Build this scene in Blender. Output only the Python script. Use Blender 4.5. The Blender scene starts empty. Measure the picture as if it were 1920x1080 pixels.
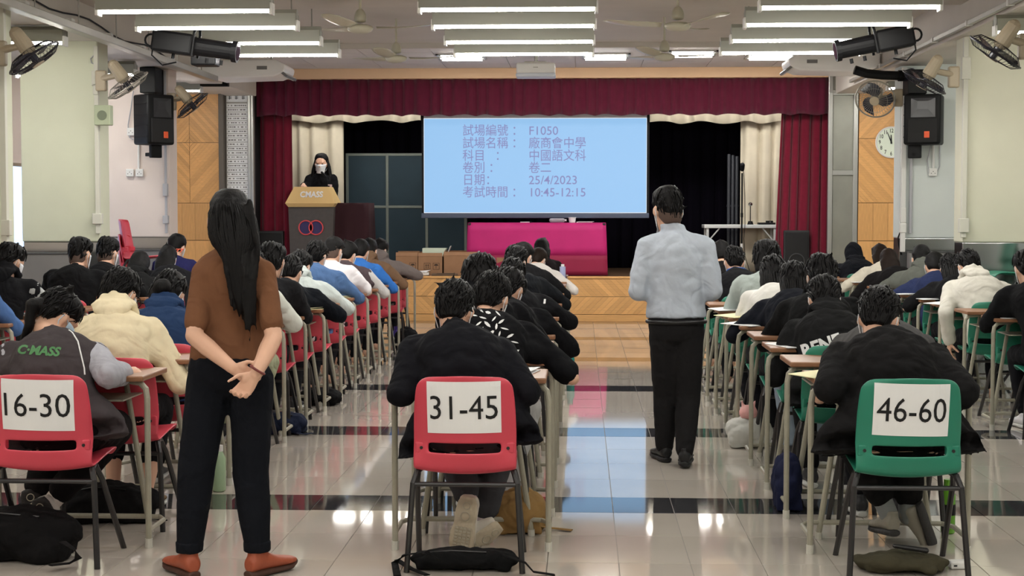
import bpy, bmesh, math, random
import numpy as np
from mathutils import Vector, Matrix, Euler
from mathutils.bvhtree import BVHTree

# ------------------------------------------------------------------ camera, world, exposure
SC = bpy.context.scene
COL = SC.collection
FPX, CH = 2884.0, 1.47
PITCH, YAW = math.atan(140 / FPX), math.atan(130 / FPX * math.cos(math.atan(140 / FPX)))
cam = bpy.data.cameras.new('camera')
cam.sensor_width = 36.0
cam.lens = FPX / 1920 * 36.0
cam.clip_start = 0.1
cam.clip_end = 200
camo = bpy.data.objects.new('camera', cam)
camo.location = (0, 0, CH)
camo.rotation_euler = (math.pi / 2 - PITCH, 0, YAW)
COL.objects.link(camo)
SC.camera = camo

W = bpy.data.worlds.new('world')
SC.world = W
W.use_nodes = True
W.node_tree.nodes['Background'].inputs[0].default_value = (0.55, 0.72, 1.0, 1)
W.node_tree.nodes['Background'].inputs[1].default_value = 1.6

SC.view_settings.view_transform = 'Standard'
SC.view_settings.look = 'None'
SC.view_settings.gamma = 1.0
SC.view_settings.use_curve_mapping = False
SC.view_settings.exposure = 0.62
TUBE_W = 7.0          # watts of every fluorescent fixture
TUBE_COL = (1.0, 0.99, 0.955)
rng = random.Random(7)

# ------------------------------------------------------------------ pixels of the photograph -> a point at depth D
_F = Vector((-math.sin(YAW) * math.cos(PITCH), math.cos(YAW) * math.cos(PITCH), -math.sin(PITCH)))
_R = Vector((math.cos(YAW), math.sin(YAW), 0))
_U = _R.cross(_F)


def at(px, py, D):
    d = _F + _R * ((px - 960) / FPX) + _U * ((540 - py) / FPX)
    return Vector((0, 0, CH)) + d * (D / d.y)


def floor_at(px, py, z=0.0):
    d = _F + _R * ((px - 960) / FPX) + _U * ((540 - py) / FPX)
    return Vector((0, 0, CH)) + d * ((z - CH) / d.z)


# ------------------------------------------------------------------ materials
def lin(c):
    return tuple(((v / 255 / 12.92) if v / 255 <= 0.04045 else ((v / 255 + 0.055) / 1.055) ** 2.4) for v in c)


_M = {}


def mat(name, rgb, rough=0.5, metal=0.0, noise=0.0, nscale=20.0, bump=0.0, bscale=60.0, stretch=(1, 1, 1), emit=0.0,
        spec=0.5, coat=0.0, rand=0.0, trans=0.0, sheen=0.0, rot=(0, 0, 0), ior=1.45):
    key = name
    if key in _M:
        return _M[key]
    m = bpy.data.materials.new(name)
    m.use_nodes = True
    nt = m.node_tree
    b = nt.nodes['Principled BSDF']
    c = (*lin(rgb), 1)
    b.inputs['Base Color'].default_value = c
    b.inputs['Roughness'].default_value = rough
    b.inputs['Metallic'].default_value = metal
    b.inputs['Specular IOR Level'].default_value = spec
    b.inputs['Coat Weight'].default_value = coat
    b.inputs['Coat Roughness'].default_value = 0.05
    b.inputs['Transmission Weight'].default_value = trans
    b.inputs['Sheen Weight'].default_value = sheen
    b.inputs['IOR'].default_value = ior
    if emit:
        if name.startswith('screen'):
            b.inputs['Base Color'].default_value = (0.05, 0.06, 0.08, 1)
        b.inputs['Emission Color'].default_value = c
        b.inputs['Emission Strength'].default_value = emit
    if noise or bump:
        tc = nt.nodes.new('ShaderNodeTexCoord')
        mp = nt.nodes.new('ShaderNodeMapping')
        mp.inputs['Scale'].default_value = stretch
        mp.inputs['Rotation'].default_value = rot
        nt.links.new(tc.outputs['Object'], mp.inputs[0])
    fac = None
    if noise:
        n = nt.nodes.new('ShaderNodeTexNoise')
        n.inputs['Scale'].default_value = nscale
        n.inputs['Detail'].default_value = 5
        nt.links.new(mp.outputs[0], n.inputs['Vector'])
        r = nt.nodes.new('ShaderNodeMapRange')
        r.inputs['From Min'].default_value = 0.3
        r.inputs['From Max'].default_value = 0.7
        r.inputs['To Min'].default_value = 1 - noise
        r.inputs['To Max'].default_value = 1 + noise
        nt.links.new(n.outputs['Fac'], r.inputs[0])
        fac = r.outputs[0]
    if rand:
        oi = nt.nodes.new('ShaderNodeObjectInfo')
        r = nt.nodes.new('ShaderNodeMapRange')
        r.inputs['To Min'].default_value = 1 - rand
        r.inputs['To Max'].default_value = 1 + rand
        nt.links.new(oi.outputs['Random'], r.inputs[0])
        if fac is None:
            fac = r.outputs[0]
        else:
            mu = nt.nodes.new('ShaderNodeMath')
            mu.operation = 'MULTIPLY'
            nt.links.new(fac, mu.inputs[0])
            nt.links.new(r.outputs[0], mu.inputs[1])
            fac = mu.outputs[0]
    if fac is not None:
        mx = nt.nodes.new('ShaderNodeVectorMath')
        mx.operation = 'SCALE'
        mx.inputs[0].default_value = c[:3]
        nt.links.new(fac, mx.inputs['Scale'])
        nt.links.new(mx.outputs[0], b.inputs['Base Color'])
    if bump:
        n2 = nt.nodes.new('ShaderNodeTexNoise')
        n2.inputs['Scale'].default_value = bscale
        n2.inputs['Detail'].default_value = 3
        nt.links.new(mp.outputs[0], n2.inputs['Vector'])
        bp = nt.nodes.new('ShaderNodeBump')
        bp.inputs['Strength'].default_value = bump
        bp.inputs['Distance'].default_value = 0.01
        nt.links.new(n2.outputs['Fac'], bp.inputs['Height'])
        nt.links.new(bp.outputs[0], b.inputs['Normal'])
    _M[key] = m
    return m


def cloth(rgb, key=None):
    k = 0.72 if max(rgb) < 50 else 1.0
    rgb = tuple(int(v * k) for v in rgb)
    m = mat('cloth_%d_%d_%d' % rgb, rgb, rough=0.92, noise=0.06, nscale=9, bump=0.14, bscale=60, spec=0.15)
    nt = m.node_tree
    if 'folds' not in nt.nodes:          # soft creases of the fabric
        b = nt.nodes['Principled BSDF']
        src = b.inputs['Normal'].links[0].from_node
        n = nt.nodes.new('ShaderNodeTexNoise')
        n.name = 'folds'
        n.inputs['Scale'].default_value = 6.5
        n.inputs['Detail'].default_value = 1.5
        n.inputs['Distortion'].default_value = 1.6
        tc = nt.nodes.new('ShaderNodeTexCoord')
        nt.links.new(tc.outputs['Object'], n.inputs['Vector'])
        bp = nt.nodes.new('ShaderNodeBump')
        bp.inputs['Strength'].default_value = 0.5
        bp.inputs['Distance'].default_value = 0.035
        nt.links.new(n.outputs['Fac'], bp.inputs['Height'])
        nt.links.new(bp.outputs[0], src.inputs['Normal'])
    return m


def paint(name, rgb, rough=0.6):
    return mat(name, rgb, rough=rough, noise=0.03, nscale=3, bump=0.04, bscale=80)


M_SKIN = mat('skin', (214, 170, 145), rough=0.5, noise=0.05, nscale=12, spec=0.35)
M_HAIR = mat('hair_black', (10, 8, 9), rough=0.55, bump=0.3, bscale=16, stretch=(9, 9, 0.8), spec=0.22)
M_HAIRB = mat('hair_brown', (32, 22, 17), rough=0.55, bump=0.3, bscale=16, stretch=(9, 9, 0.8), spec=0.16)
M_MASK = mat('mask_paper', (222, 224, 228), rough=0.8)
M_MASKB = mat('mask_blue', (176, 202, 222), rough=0.8)
M_RED = mat('plastic_red', (202, 68, 84), rough=0.38, noise=0.05, nscale=4, spec=0.5, bump=0.05, bscale=300)
M_GREEN = mat('plastic_green', (38, 124, 100), rough=0.38, noise=0.05, nscale=4, spec=0.5, bump=0.05, bscale=300)
M_BLACKM = mat('black_metal', (34, 32, 33), rough=0.35, spec=0.6)
M_TUBE = mat('grey_tube', (158, 154, 138), rough=0.38, noise=0.06, nscale=30, spec=0.5)
M_TIP = mat('rubber_tip', (196, 194, 184), rough=0.6)
M_TOP = mat('desk_wood', (140, 98, 70), rough=0.4, noise=0.15, nscale=6, stretch=(2, 18, 18))
M_PAPER = mat('paper', (232, 232, 232), rough=0.7)
M_INK = mat('ink', (16, 16, 18), rough=0.6)
M_BLACK = mat('black_plastic', (17, 17, 19), rough=0.5, spec=0.22)
M_WHITEP = mat('white_plastic', (226, 225, 222), rough=0.4)
M_STEEL = mat('steel', (190, 192, 192), rough=0.16, metal=1.0, noise=0.04, nscale=3)
M_ALU = mat('aluminium', (176, 176, 172), rough=0.35, metal=0.8)
M_FIX = mat('fixture_grey', (150, 150, 140), rough=0.45)
M_GLOW = mat('tube_glow', (255, 252, 243), emit=46.0)
M_CREAM = paint('wall_cream', (214, 212, 192))
M_GREENISH = paint('wall_greenish', (206, 208, 186))
M_PINKW = paint('wall_pinkish', (226, 212, 204))
M_BLUEW = paint('wall_bluish', (212, 218, 216))
M_CEIL = paint('ceiling_paint', (206, 199, 190))
M_BEIGE = paint('header_beige', (232, 194, 156))


# ------------------------------------------------------------------ geometry collector
class G:
    def __init__(self):
        self.v, self.f = [], []

    def add(self, vs, fs):
        o = len(self.v)
        self.v.extend([tuple(p) for p in vs])
        self.f.extend([tuple(i + o for i in f) for f in fs])
        return self

    def box(self, lo, hi, M=None):
        x0, y0, z0 = lo
        x1, y1, z1 = hi
        vs = [Vector(p) for p in ((x0, y0, z0), (x1, y0, z0), (x1, y1, z0), (x0, y1, z0), (x0, y0, z1), (x1, y0, z1), (x1, y1, z1), (x0, y1, z1))]
        if M is not None:
            vs = [M @ p for p in vs]
        return self.add(vs, [(0, 3, 2, 1), (4, 5, 6, 7), (0, 1, 5, 4), (1, 2, 6, 5), (2, 3, 7, 6), (3, 0, 4, 7)])

    def bbox(self, lo, hi, b=0.01, M=None):
        """box with chamfered edges"""
        bm = bmesh.new()
        bmesh.ops.create_cube(bm, size=1.0)
        c = (Vector(lo) + Vector(hi)) / 2
        d = Vector(hi) - Vector(lo)
        for v in bm.verts:
            v.co = Vector((v.co.x * d.x, v.co.y * d.y, v.co.z * d.z)) + c
        bmesh.ops.bevel(bm, geom=bm.edges[:], offset=b, segments=2, affect='EDGES', profile=0.5)
        bm.verts.index_update()
        vs = [(M @ v.co) if M is not None else v.co.copy() for v in bm.verts]
        self.add(vs, [tuple(q.index for q in f.verts) for f in bm.faces])
        bm.free()
        return self

    def loft(self, rings, n=12, cap=True):
        """rings: (centre, ax, ay) - closed solid"""
        vs, fs = [], []
        for c, ax, ay in rings:
            for k in range(n):
                a = 2 * math.pi * k / n
                vs.append(Vector(c) + Vector(ax) * math.cos(a) + Vector(ay) * math.sin(a))
        m = len(rings)
        for i in range(m - 1):
            for k in range(n):
                k2 = (k + 1) % n
                fs.append((i * n + k, i * n + k2, (i + 1) * n + k2, (i + 1) * n + k))
        if cap:
            fs.append(tuple(reversed(range(n))))
            fs.append(tuple((m - 1) * n + k for k in range(n)))
        return self.add(vs, fs)

    def tube(self, pts, r, n=8):
        pts = [Vector(p) for p in pts]
        rs = r if isinstance(r, (list, tuple)) else [r] * len(pts)
        rings = []
        prev = None
        for i, p in enumerate(pts):
            if i == 0:
                t = pts[1] - pts[0]
            elif i == len(pts) - 1:
                t = pts[-1] - pts[-2]
            else:
                t = (pts[i + 1] - pts[i]).normalized() + (pts[i] - pts[i - 1]).normalized()
            t.normalize()
            if prev is None:
                a = Vector((0, 0, 1)) if abs(t.z) < 0.9 else Vector((1, 0, 0))
                x = t.cross(a).normalized()
            else:
                x = (prev - t * prev.dot(t)).normalized()
            prev = x
            y = t.cross(x)
            rings.append((p, x * rs[i], y * rs[i]))
        return self.loft(rings, n)

    def cap(self, p0, p1, r0, r1, n=10):
        """round-ended tapered capsule"""
        p0, p1 = Vector(p0), Vector(p1)
        t = p1 - p0
        if t.length < 1e-6:
            t = Vector((0, 0, 1e-4))
        t.normalize()
        a = Vector((0, 0, 1)) if abs(t.z) < 0.9 else Vector((1, 0, 0))
        x = t.cross(a).normalized()
        y = t.cross(x)
        rings = []
        for s in (0.15, 0.5, 0.85):
            q = math.cos(s * math.pi / 2)
            rings.append((p0 - t * r0 * q, x * r0 * math.sin(s * math.pi / 2), y * r0 * math.sin(s * math.pi / 2)))
        rings.append((p0, x * r0, y * r0))
        rings.append((p1, x * r1, y * r1))
        for s in (0.85, 0.5, 0.15):
            q = math.cos(s * math.pi / 2)
            rings.append((p1 + t * r1 * q, x * r1 * math.sin(s * math.pi / 2), y * r1 * math.sin(s * math.pi / 2)))
        return self.loft(rings, n)

    def ell(self, c, ax, ay, az, n=12, m=8):
        c, ax, ay, az = Vector(c), Vector(ax), Vector(ay), Vector(az)
        rings = []
        for i in range(m):
            a = math.pi * (i + 0.35) / (m - 0.3) - math.pi / 2
            a = max(-1.5, min(1.5, a))
            rings.append((c + az * math.sin(a), ax * math.cos(a), ay * math.cos(a)))
        return self.loft(rings, n)

    def cyl(self, c0, c1, r, n=16, r1=None):
        c0, c1 = Vector(c0), Vector(c1)
        t = (c1 - c0).normalized()
        a = Vector((0, 0, 1)) if abs(t.z) < 0.9 else Vector((1, 0, 0))
        x = t.cross(a).normalized()
        y = t.cross(x)
        r1 = r if r1 is None else r1
        return self.loft([(c0, x * r, y * r), (c1, x * r1, y * r1)], n)

    def torus(self, c, axis, R, r, n=24, m=6, arc=(0, 2 * math.pi)):
        c, t = Vector(c), Vector(axis).normalized()
        a = Vector((0, 0, 1)) if abs(t.z) < 0.9 else Vector((1, 0, 0))
        x = t.cross(a).normalized()
        y = t.cross(x)
        vs, fs = [], []
        full = abs(arc[1] - arc[0] - 2 * math.pi) < 1e-6
        for i in range(n):
            q = arc[0] + (arc[1] - arc[0]) * i / (n if full else n - 1)
            d = x * math.cos(q) + y * math.sin(q)
            for k in range(m):
                b = 2 * math.pi * k / m
                vs.append(c + d * (R + r * math.cos(b)) + t * r * math.sin(b))
        for i in range(n if full else n - 1):
            j = (i + 1) % n
            for k in range(m):
                k2 = (k + 1) % m
                fs.append((i * m + k, j * m + k, j * m + k2, i * m + k2))
        return self.add(vs, fs)

    def prism(self, poly, y0, y1):
        """polygon of (x,z) extruded in y"""
        n = len(poly)
        vs = [(x, y0, z) for x, z in poly] + [(x, y1, z) for x, z in poly]
        fs = [tuple(range(n)), tuple(reversed(range(n, 2 * n)))]
        for i in range(n):
            j = (i + 1) % n
            fs.append((j, i, i + n, j + n))
        return self.add(vs, fs)

    def mesh(self, name='m', smooth=False, off=None):
        me = bpy.data.meshes.new(name)
        vs = self.v if off is None else [(x - off[0], y - off[1], z - off[2]) for x, y, z in self.v]
        me.from_pydata(vs, [], self.f)
        if smooth:
            me.polygons.foreach_set('use_smooth', [True] * len(me.polygons))
        me.update()
        return me


TMP = bpy.data.scenes.new('work')
TEX = {}


def tex(scale, hard=True):
    k = (scale, hard)
    if k not in TEX:
        t = bpy.data.textures.new('clouds', 'CLOUDS')
        t.noise_scale = scale
        t.noise_depth = 1
        t.noise_type = 'HARD_NOISE' if hard else 'SOFT_NOISE'
        TEX[k] = t
    return TEX[k]


def evaluate(me, mods):
    ob = bpy.data.objects.new('work', me)
    TMP.collection.objects.link(ob)
    for kind, props in mods:
        md = ob.modifiers.new(kind, kind)
        for k, v in props.items():
            setattr(md, k, v)
    vl = TMP.view_layers[0]
    vl.update()
    dg = vl.depsgraph
    m2 = bpy.data.meshes.new_from_object(ob.evaluated_get(dg))
    bpy.data.objects.remove(ob)
    bpy.data.meshes.remove(me)
    m2.polygons.foreach_set('use_smooth', [True] * len(m2.polygons))
    m2.update()
    return m2


def remesh(g, voxel, smooth=4, disp=0.0, dscale=0.1, off=None, hard=True):
    me = g.mesh(off=off)
    mods = [('REMESH', dict(mode='VOXEL', voxel_size=voxel, use_smooth_shade=True))]
    if smooth:
        mods.append(('SMOOTH', dict(factor=0.5, iterations=smooth)))
    if disp:
        mods.append(('DISPLACE', dict(texture=tex(dscale, hard), strength=disp, mid_level=0.45, texture_coords='LOCAL')))
        mods.append(('SMOOTH', dict(factor=0.4, iterations=1)))
    return evaluate(me, mods)


# ------------------------------------------------------------------ object helpers
def obj(name, data, m=None, parent=None, loc=None, rot=None):
    if isinstance(data, G):
        data = data.mesh(name)
    o = bpy.data.objects.new(name, data)
    COL.objects.link(o)
    if m is not None:
        if not data.materials:
            data.materials.append(m)
        else:
            o.material_slots[0].link = 'OBJECT'
            o.material_slots[0].material = m
    if parent is not None:
        o.parent = parent
    if loc is not None:
        o.location = loc
    if rot is not None:
        o.rotation_euler = rot
    return o


def thing(name, label, cat, loc=(0, 0, 0), rz=0.0, group=None):
    o = bpy.data.objects.new(name, None)
    o.empty_display_size = 0.1
    COL.objects.link(o)
    o.location = loc
    o.rotation_euler = (0, 0, rz)
    o['label'] = label
    o['category'] = cat
    if group:
        o['group'] = group
    return o


def tag(o, label, cat, group=None):
    o['label'] = label
    o['category'] = cat
    if group:
        o['group'] = group
    return o


def struct(name, data, m, parent=None):
    o = obj(name, data, m, parent)
    if parent is None:
        o['kind'] = 'structure'
    return o


def dup(root, loc=None, rz=None, label=None, group=None):
    r = root.copy()
    COL.objects.link(r)
    if loc is not None:
        r.location = loc
    if rz is not None:
        r.rotation_euler = (0, 0, rz)
    if label:
        r['label'] = label
    if group:
        r['group'] = group
    for ch in list(root.children):
        c = ch.copy()
        COL.objects.link(c)
        c.parent = r
        for g in list(ch.children):
            d = g.copy()
            COL.objects.link(d)
            d.parent = c
    return r


def text_mesh(body, size, sx=1.0, offset=0.0, extrude=0.0, shear=0.0, align='CENTER'):
    """letters in the XZ plane, facing -Y, centred on the origin"""
    cu = bpy.data.curves.new('letters', 'FONT')
    cu.body = body
    cu.size = size
    cu.align_x = align
    cu.align_y = 'CENTER'
    cu.offset = offset
    cu.extrude = extrude
    cu.shear = shear
    cu.resolution_u = 3
    ob = bpy.data.objects.new('work', cu)
    TMP.collection.objects.link(ob)
    vl = TMP.view_layers[0]
    vl.update()
    me = bpy.data.meshes.new_from_object(ob.evaluated_get(vl.depsgraph))
    bpy.data.objects.remove(ob)
    me.transform(Matrix(((sx, 0, 0, 0), (0, 0, -1, 0), (0, 1, 0, 0), (0, 0, 0, 1))))
    return me


def project(me, target_bvh, origin, lift=0.002, direction=(0, 1, 0)):
    """lay a flat mesh (in target's space after moving to origin) onto a surface along +Y"""
    d = Vector(direction).normalized()
    for v in me.vertices:
        p = v.co + Vector(origin)
        hit = target_bvh.ray_cast(p - d * 0.6, d)
        q = hit[0] if hit[0] is not None else p
        v.co = q - d * lift
    me.update()
    return me


def bvh_of(me):
    return BVHTree.FromPolygons([v.co.copy() for v in me.vertices], [tuple(p.vertices) for p in me.polygons])


def clip(poly, a, b, c):
    """keep a*x+b*z<=c"""
    out = []
    n = len(poly)
    for i in range(n):
        p, q = poly[i], poly[(i + 1) % n]
        dp, dq = a * p[0] + b * p[1] - c, a * q[0] + b * q[1] - c
        if dp <= 0:
            out.append(p)
        if (dp < 0 < dq) or (dq < 0 < dp):
            t = dp / (dp - dq)
            out.append((p[0] + (q[0] - p[0]) * t, p[1] + (q[1] - p[1]) * t))
    return out


def area_poly(p):
    return abs(sum(p[i][0] * p[(i + 1) % len(p)][1] - p[(i + 1) % len(p)][0] * p[i][1] for i in range(len(p)))) / 2 if len(p) > 2 else 0

# ================================================================== THE ROOM
ZS = 0.615            # stage floor
YF = 20.9             # stage front
XL, XR = -4.5, 3.46   # inner edges of the piers
ZC = 3.46             # ceiling
ZA = 3.09             # aisle ceilings

# floor: dark grout slab with glossy tiles on it
M_GROUT = mat('grout', (112, 104, 96), rough=0.5)
M_TILE = mat('floor_tile', (194, 185, 175), rough=0.055, noise=0.05, nscale=1.6, rand=0.03, spec=0.62, coat=0.4)
M_TILED = mat('floor_tile_dark', (60, 60, 63), rough=0.055, noise=0.06, nscale=3, rand=0.05, spec=0.62, coat=0.4)
g = G()
g.box((-7.2, -3.2, -0.12), (6.4, 25.2, -0.004))
floor = struct('floor', g, M_GROUT)

tile_rows = []           # (y0, y1, dark)
k = -5
while True:
    c = 7.72 + 2.585 * k
    if c > 21.2:
        break
    tile_rows.append((c - 0.205, c + 0.205, True))
    q = (2.585 - 0.41) / 4
    for i in range(4):
        tile_rows.append((c + 0.205 + q * i, c + 0.205 + q * (i + 1), False))
    k += 1


def tile_mesh(w, d, m, name):
    g = G()
    a, b, e = w / 2 - 0.0012, d / 2 - 0.0012, 0.001
    g.add([(-a, -b, -0.006), (a, -b, -0.006), (a, b, -0.006), (-a, b, -0.006),
           (-a + e, -b + e, 0), (a - e, -b + e, 0), (a - e, b - e, 0), (-a + e, b - e, 0)],
          [(4, 5, 6, 7), (0, 1, 5, 4), (1, 2, 6, 5), (2, 3, 7, 6), (3, 0, 4, 7)])
    me = g.mesh(name)
    me.materials.append(m)
    return me


TM = {True: tile_mesh(0.3, 0.41, M_TILED, 'dark_tile'), False: tile_mesh(0.3, (2.585 - 0.41) / 4, M_TILE, 'tile')}
rest = {True: G(), False: G()}
n_tile = 0
for (y0, y1, dark) in tile_rows:
    if y1 < -3 or y0 > YF:
        continue
    yc = (y0 + y1) / 2
    for i in range(-24, 21):
        x0 = 0.16 + 0.3 * i
        xc = x0 + 0.15
        rx, ry = rng.gauss(0, 0.0009), rng.gauss(0, 0.0007)
        lo, hi = (0 - 1090) / FPX * yc, (1920 - 1090) / FPX * yc
        if 5.6 < yc < 11.2 and lo - 0.2 < xc < hi + 0.2 and n_tile < 292:
            o = bpy.data.objects.new('dark_tile' if dark else 'tile', TM[dark])
            COL.objects.link(o)
            o.parent = floor
            o.location = (xc, yc, 0)
            o.rotation_euler = (rx, ry, 0)
            n_tile += 1
        elif -7 < xc < 6.2:
            a, b = 0.1485, (y1 - y0) / 2 - 0.0015
            zz = [(-a, -b), (a, -b), (a, b), (-a, b)]
            top = [(xc + p, yc + q, p * ry * -1 + q * rx) for p, q in zz]
            rest[dark].add(top, [(0, 1, 2, 3)])
o = obj('floor_tiling', rest[False], M_TILE, floor)
o['kind'] = 'stuff'
o = obj('dark_floor_tiling', rest[True], M_TILED, floor)
o['kind'] = 'stuff'

# ceilings and beams
g = G()
g.box((XL - 0.3, -3.2, ZC), (XR + 0.3, YF + 0.1, ZC + 0.1))
struct('ceiling', g, M_CEIL)
g = G()
g.box((-7.2, -3.2, ZA), (XL - 0.12, YF + 0.1, ZA + 0.1))
struct('ceiling.001', g, M_CEIL)
g = G()
g.box((XR + 0.12, -3.2, ZA), (6.4, YF + 0.1, ZA + 0.1))
struct('ceiling.002', g, M_CEIL)
for nm, x0, x1 in (('ceiling_beam', XL - 0.35, XL + 0.06), ('ceiling_beam.001', XR - 0.06, XR + 0.35)):
    g = G()
    g.bbox((x0, -3.2, 3.07), (x1, YF + 0.05, ZC + 0.02), 0.012)
    struct(nm, g, M_CEIL)
for y0, y1 in ((12.7, 14.1), (7.4, 8.3), (2.4, 3.3)):
    g = G()
    g.bbox((XL, y0, 3.34), (XR, y1, ZC + 0.02), 0.012)
    struct('ceiling_beam', g, M_CEIL)
g = G()
g.box((XL, 18.05, 3.40), (XR, 18.12, ZC))
struct('trim_1', g, M_CEIL)
# suspended panels near the stage
M_PANEL = paint('ceiling_panel', (222, 216, 212))
pan = None
for i in range(9):
    for j in range(4):
        x0 = XL + 0.07 + i * 0.87
        y0 = 18.14 + j * 0.68
        g = G()
        g.box((x0 + 0.004, y0 + 0.004, 3.43), (x0 + 0.866, y0 + 0.676, 3.45))
        if pan is None:
            pan = struct('ceiling_grid', G().box((XL + 0.05, 18.12, 3.445), (XR - 0.05, YF, 3.459)), M_CEIL)
        obj('panel', g, M_PANEL, pan)

# outer walls, back wall
for nm, x0, x1 in (('wall_right', 5.6, 5.75),):
    g = G()
    g.box((x0, -3.2, 0), (x1, YF + 0.2, ZA + 0.05))
    struct(nm, g, M_BLUEW)
# left outer wall with a window opening (Y 12..20, z 0.9..2.05)
for i, (lo, hi) in enumerate((((-6.75, -3.2, 0), (-6.6, YF + 0.2, 0.9)), ((-6.75, -3.2, 2.06), (-6.6, YF + 0.2, ZA + 0.05)),
                              ((-6.75, -3.2, 0.9), (-6.6, 13.0, 2.06)), ((-6.75, 19.6, 0.9), (-6.6, YF + 0.2, 2.06)))):
    g = G()
    g.box(lo, hi)
    struct('wall_left', g, M_PINKW)
g = G()
g.box((-7.2, -3.3, -0.1), (6.4, -3.15, ZC + 0.1))
struct('wall_back', g, M_CREAM)
win = struct('window_1', G().box((-6.66, 13.0, 0.9), (-6.60, 19.6, 0.94)), M_ALU)
obj('frame', G().box((-6.66, 13.0, 2.02), (-6.60, 19.6, 2.06)), M_ALU, win)
M_GLASS = mat('glass', (235, 242, 250), rough=0.03, trans=1.0, ior=1.2)
for i in range(7):
    obj('mullion', G().box((-6.66, 12.98 + i * 1.1, 0.94), (-6.60, 13.03 + i * 1.1, 2.02)), M_ALU, win)
    if i < 6:
        obj('pane', G().box((-6.635, 13.03 + i * 1.1, 0.94), (-6.629, 14.08 + i * 1.1, 2.02)), M_GLASS, win)

# piers: painted above 1.2 m, mirror-polished steel cladding below
def pier(nm, x0, x1, y, m, dy=0.33, zb=1.205):
    g = G()
    g.bbox((x0, y, zb), (x1, y + dy, 3.10), 0.012)
    p = struct(nm, g, m)
    g = G()
    g.bbox((x0 + 0.005, y + 0.012, 0), (x1 - 0.005, y + dy - 0.012, zb), 0.008)
    obj('steel_cladding', g, M_STEEL, p)
    return p


pier('wall_pier', -5.235, XL, 14.2, M_GREENISH)
pier('wall_pier', -5.5, -4.585, 17.0, M_PINKW)
pier('wall_pier', -5.25, -4.42, 11.5, M_GREENISH)
pier('wall_pier', XR + 0.01, 4.6, 14.2, M_CREAM)
pier('wall_pier', 3.47, 4.7, 17.0, M_BLUEW, zb=1.20)
pier('wall_pier', 3.38, 4.4, 11.5, M_CREAM)
for y in (8.7, 5.9):
    pier('wall_pier', -5.25, -4.4, y, M_GREENISH)
    pier('wall_pier', 3.4, 4.4, y, M_CREAM)

# front wall round the stage
OX0, OX1, OZ = -4.46, 3.33, 3.30
g = G()
g.box((-6.75, YF, 0), (-4.92, YF + 0.2, ZC))
struct('wall_front_left', g, M_CREAM)
g = G()
g.box((3.66, YF, 0), (5.75, YF + 0.2, ZC))
struct('wall_front_right', g, M_CREAM)
g = G()
g.box((-4.92, YF + 0.02, OZ), (3.66, YF + 0.2, ZC + 0.02))
struct('wall_front_header', g, M_BEIGE)

M_WOOD = [mat('veneer_%d' % i, (216, 164, 104), rough=0.38, noise=0.10, nscale=5, stretch=s, rot=r, rand=0.13, spec=0.4)
          for i, (s, r) in enumerate((((1.5, 1, 26), (0, math.radians(45), 0)), ((1.5, 1, 26), (0, math.radians(-45), 0)), ((26, 1, 1.5), (0, 0, 0)), ((1.5, 1, 26), (0, 0, 0))))]
M_WOODG = mat('veneer_groove', (92, 60, 32), rough=0.6)


def plank(poly, y, th, m, parent):
    if area_poly(poly) < 0.0004:
        return
    cx = sum(p[0] for p in poly) / len(poly)
    cz = sum(p[1] for p in poly) / len(poly)
    sc = lambda p: (cx + (p[0] - cx) * (1 - 0.004 / max(0.02, math.hypot(p[0] - cx, p[1] - cz))), cz + (p[1] - cz) * (1 - 0.004 / max(0.02, math.hypot(p[0] - cx, p[1] - cz))))
    g = G().prism([sc(p) for p in poly], y - th, y)
    g.v = [(a - cx, b - y, c - cz) for a, b, c in g.v]
    o = obj('plank', g, m, parent)
    o.location = (cx, y, cz)


# chevron stage face: planks at 45 degrees, apexes pointing away from the middle on either side
g = G()
g.box((OX0, YF, 0), (OX1, 25.0, ZS - 0.02))
stage = struct('stage_platform', g, M_WOODG)
g = G()
g.bbox((OX0, YF - 0.035, 0), (OX1, YF, 0.093), 0.006)
obj('base_board', g, M_WOOD[3], stage)
zb, zt = 0.098, ZS - 0.03
zm = (zb + zt) / 2
pw = 0.078
xm = (960 - 1090) / 138.0
for side in (-1, 1):
    half = (OX1 - xm) if side > 0 else (xm - OX0)
    n = int((half + 0.4) / pw) + 1
    for i in range(n):
        for up in (0, 1):
            # apex at xm + side*(i*pw); leaning towards the middle away from mid height
            x0, x1 = i * pw, (i + 1) * pw
            h = zt - zm
            if up:
                poly = [(x0, zm), (x1, zm), (x1 - h, zt), (x0 - h, zt)]
            else:
                poly = [(x0 - h, zb), (x1 - h, zb), (x1, zm), (x0, zm)]
            poly = clip(clip(poly, -1, 0, 0), 1, 0, half)
            if len(poly) < 3:
                continue
            poly = [(xm + side * p, z) for p, z in poly]
            if side < 0:
                poly = poly[::-1]
            plank(poly, YF, 0.02, M_WOOD[(0 if up else 1) if side > 0 else (1 if up else 0)], stage)
obj('edge_strip', G().bbox((OX0, YF - 0.03, ZS - 0.03), (OX1, YF + 0.06, ZS), 0.006), M_WOOD[3], stage)
M_BOARDS = mat('stage_boards', (92, 70, 52), rough=0.35, noise=0.15, nscale=6, stretch=(1, 12, 1))
for i in range(14):
    y0 = YF + 0.06 + i * 0.285
    obj('floorboard', G().box((OX0, y0 + 0.002, ZS - 0.02), (OX1, y0 + 0.283, ZS)), M_BOARDS, stage)


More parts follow.
